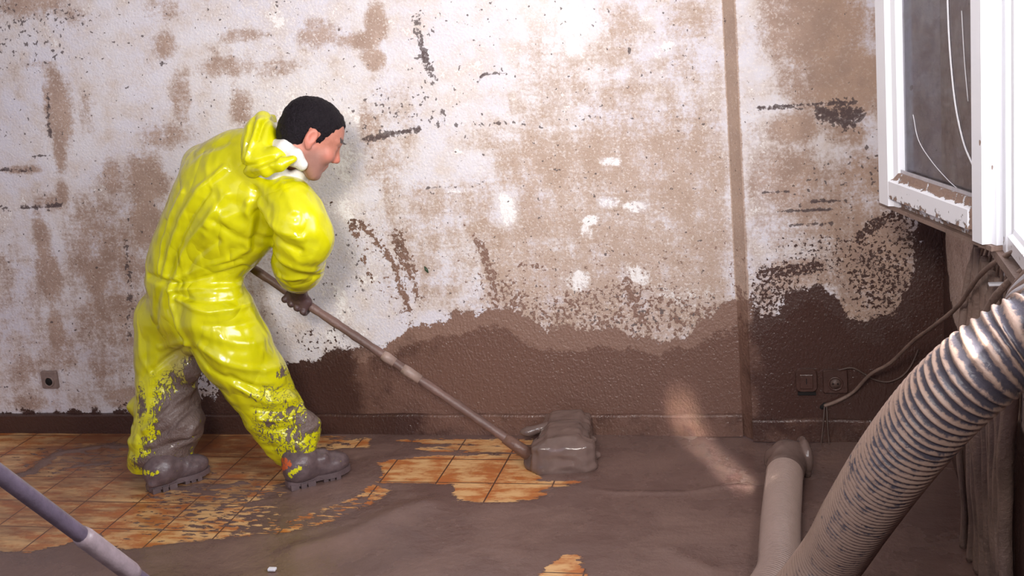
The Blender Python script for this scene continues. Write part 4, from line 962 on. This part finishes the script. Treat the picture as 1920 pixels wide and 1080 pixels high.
for i in range(7):                           # thin ones fanning out below the window
    x, y = 1842+i*9, 432
    P = [on(x+16-i*2, y+i*3, 0, XC-.012), on(x-2, y+45, 0, XC-.014), on(x-10, y+95, 0, XC-.014), on(x-14, y+170, 0, XC-.014), on(x-16, y+240, 0, XC-.014)]
    cable('thin_cable', P, .0036, MT['cable'], 'one of the thin muddy cables running down from the window corner', group='thin cables under the window')
for i in range(6):                           # pale bundle at the right edge, over the hose
    P = cz([(1960+i*5,470+i*13,2.2),(1925,508+i*9,2.27),(1900-i*1.5,540+i*5,2.33),(1888-i*2,568+i*5,2.42),(1880-i*3,610,2.56)])
    cable('pale_cable', P, .0062, MT['steel'] if i % 2 else MT['cable'], 'one of the pale cables bunched at the right edge above the thick hose', group='pale cables above the hose')
# little white bracket under the sill
br = empty('bracket', tuple(on(1893, 530, 0, XC)), 'small white bracket on the wall under the window sill', 'bracket')
c = on(1893, 515, 0, XC)
v, f = boxv(c[0]-.006, c[0]+.002, c[1]-.05, c[1]+.05, c[2]-.014, c[2]+.014); bev(mk('plate', v, f, MT['white'], br, False), .002)
v, f = boxv(c[0]-.05, c[0], c[1]-.045, c[1]-.03, c[2]-.014, c[2]-.008); bev(mk('arm', v, f, MT['white'], br, False), .001)

# ------------------------------------------------------------------ sockets and wall hole
def plate(name, px, py, Y, w, h, r, mat, label, kind):
    c = A(px, py, Y); base = empty(name, tuple(c), label, 'socket' if kind != 'switch' else 'switch')
    k = 6; out = []
    for qx, qz, a0 in ((w/2-r, h/2-r, 0), (-w/2+r, h/2-r, 90), (-w/2+r, -h/2+r, 180), (w/2-r, -h/2+r, 270)):
        for i in range(k): t = math.radians(a0+90*i/(k-1)); out.append((qx+r*math.cos(t), qz+r*math.sin(t)))
    n = len(out); V = []
    for s, d in ((1, .0), (1, -.009), (.93, -.013)): V += [(c[0]+x*s, Y+d, c[2]+z*s) for x, z in out]
    Fs = [(j*n+i, j*n+(i+1) % n, (j+1)*n+(i+1) % n, (j+1)*n+i) for j in range(2) for i in range(n)]+[tuple(range(2*n, 3*n))]
    mk('cover_plate', V, Fs, mat, base, False)
    return base, c
b, c = plate('light_switch', 1512, 712, WR, .072, .082, .018, MT['mud_d'], 'rounded mud-covered switch plate low on the wall, left of the muddy socket', 'switch')
v, f = boxv(c[0]-.022, c[0]+.022, WR-.018, WR-.012, c[2]-.028, c[2]+.024); bev(mk('rocker', v, f, MT['mud_d'], b, False), .003)
v, f = boxv(c[0]-.0015, c[0]+.0015, WR-.0195, WR-.0175, c[2]-.010, c[2]+.010); mk('slot', v, f, MT['dark'], b, False)
v, f = boxv(c[0]-.030, c[0]+.030, WR-.010, WR-.001, c[2]-.052, c[2]-.042); mk('gap', v, f, MT['dark'], b, False)
def socket(px, py, Y, w, mat, label):
    b, c = plate('wall_socket', px, py, Y, w, w, .006, mat, label, 'socket')
    th = np.linspace(0, 2*math.pi, 25)
    v, f = tube([(c[0]+w*.27*math.cos(t), Y-.014, c[2]-.006+w*.27*math.sin(t)) for t in th], .004, 8, False); mk('rim', v, f, mat, b)
    v, f = tube([(c[0], Y-.0145, c[2]-.006), (c[0], Y-.0125, c[2]-.006)], w*.22, 16); mk('well', v, f, MT['dark'] if mat is not MT['mud_d'] else MT['cable_d'], b)
    for s in (-1, 1):
        v, f = tube([(c[0]+s*w*.10, Y-.0165, c[2]-.006), (c[0]+s*w*.10, Y-.0135, c[2]-.006)], .003, 8); mk('pin_hole', v, f, MT['dark'], b)
socket(1566, 714, WR, .082, MT['mud_d'], 'square mud-covered wall socket right of the rounded switch')
socket(95, 711, WY, .072, simple('grubby_socket', (.26, .19, .17), .6, .3), 'grubby square socket low on the left part of the wall')
c = A(1545, 762, WR)
v, f = tube([(c[0], WR-.004, c[2]), (c[0], WR-.001, c[2])], .013, 10, rf=lambda i, a: 1+.25*np.sin(3*a)); mk('cable_hole', v, f, MT['dark'], label='small dark hole in the wall where the wires come out', cat='hole', loc=tuple(c))
c = A(800, 505, WY)
v, f = tube([(c[0]-.006, WY-.004, c[2]+.012), (c[0], WY-.005, c[2]), (c[0]+.006, WY-.004, c[2]-.012)], [.002, .006, .002], 8)
mk('leaf', v, f, simple('dark_leaf', (.03, .06, .03), .4), label='tiny dark green leaf stuck to the wall', cat='leaf', loc=tuple(c))
c = FL(510, 1066, .006)
v, f = boxv(c[0]-.012, c[0]+.012, c[1]-.008, c[1]+.008, 0, .008); bev(mk('paper_scrap', v, f, MT['white'], None, False, loc=tuple(c), label='tiny white scrap on the mud near the bottom edge', cat='scrap'), .002)
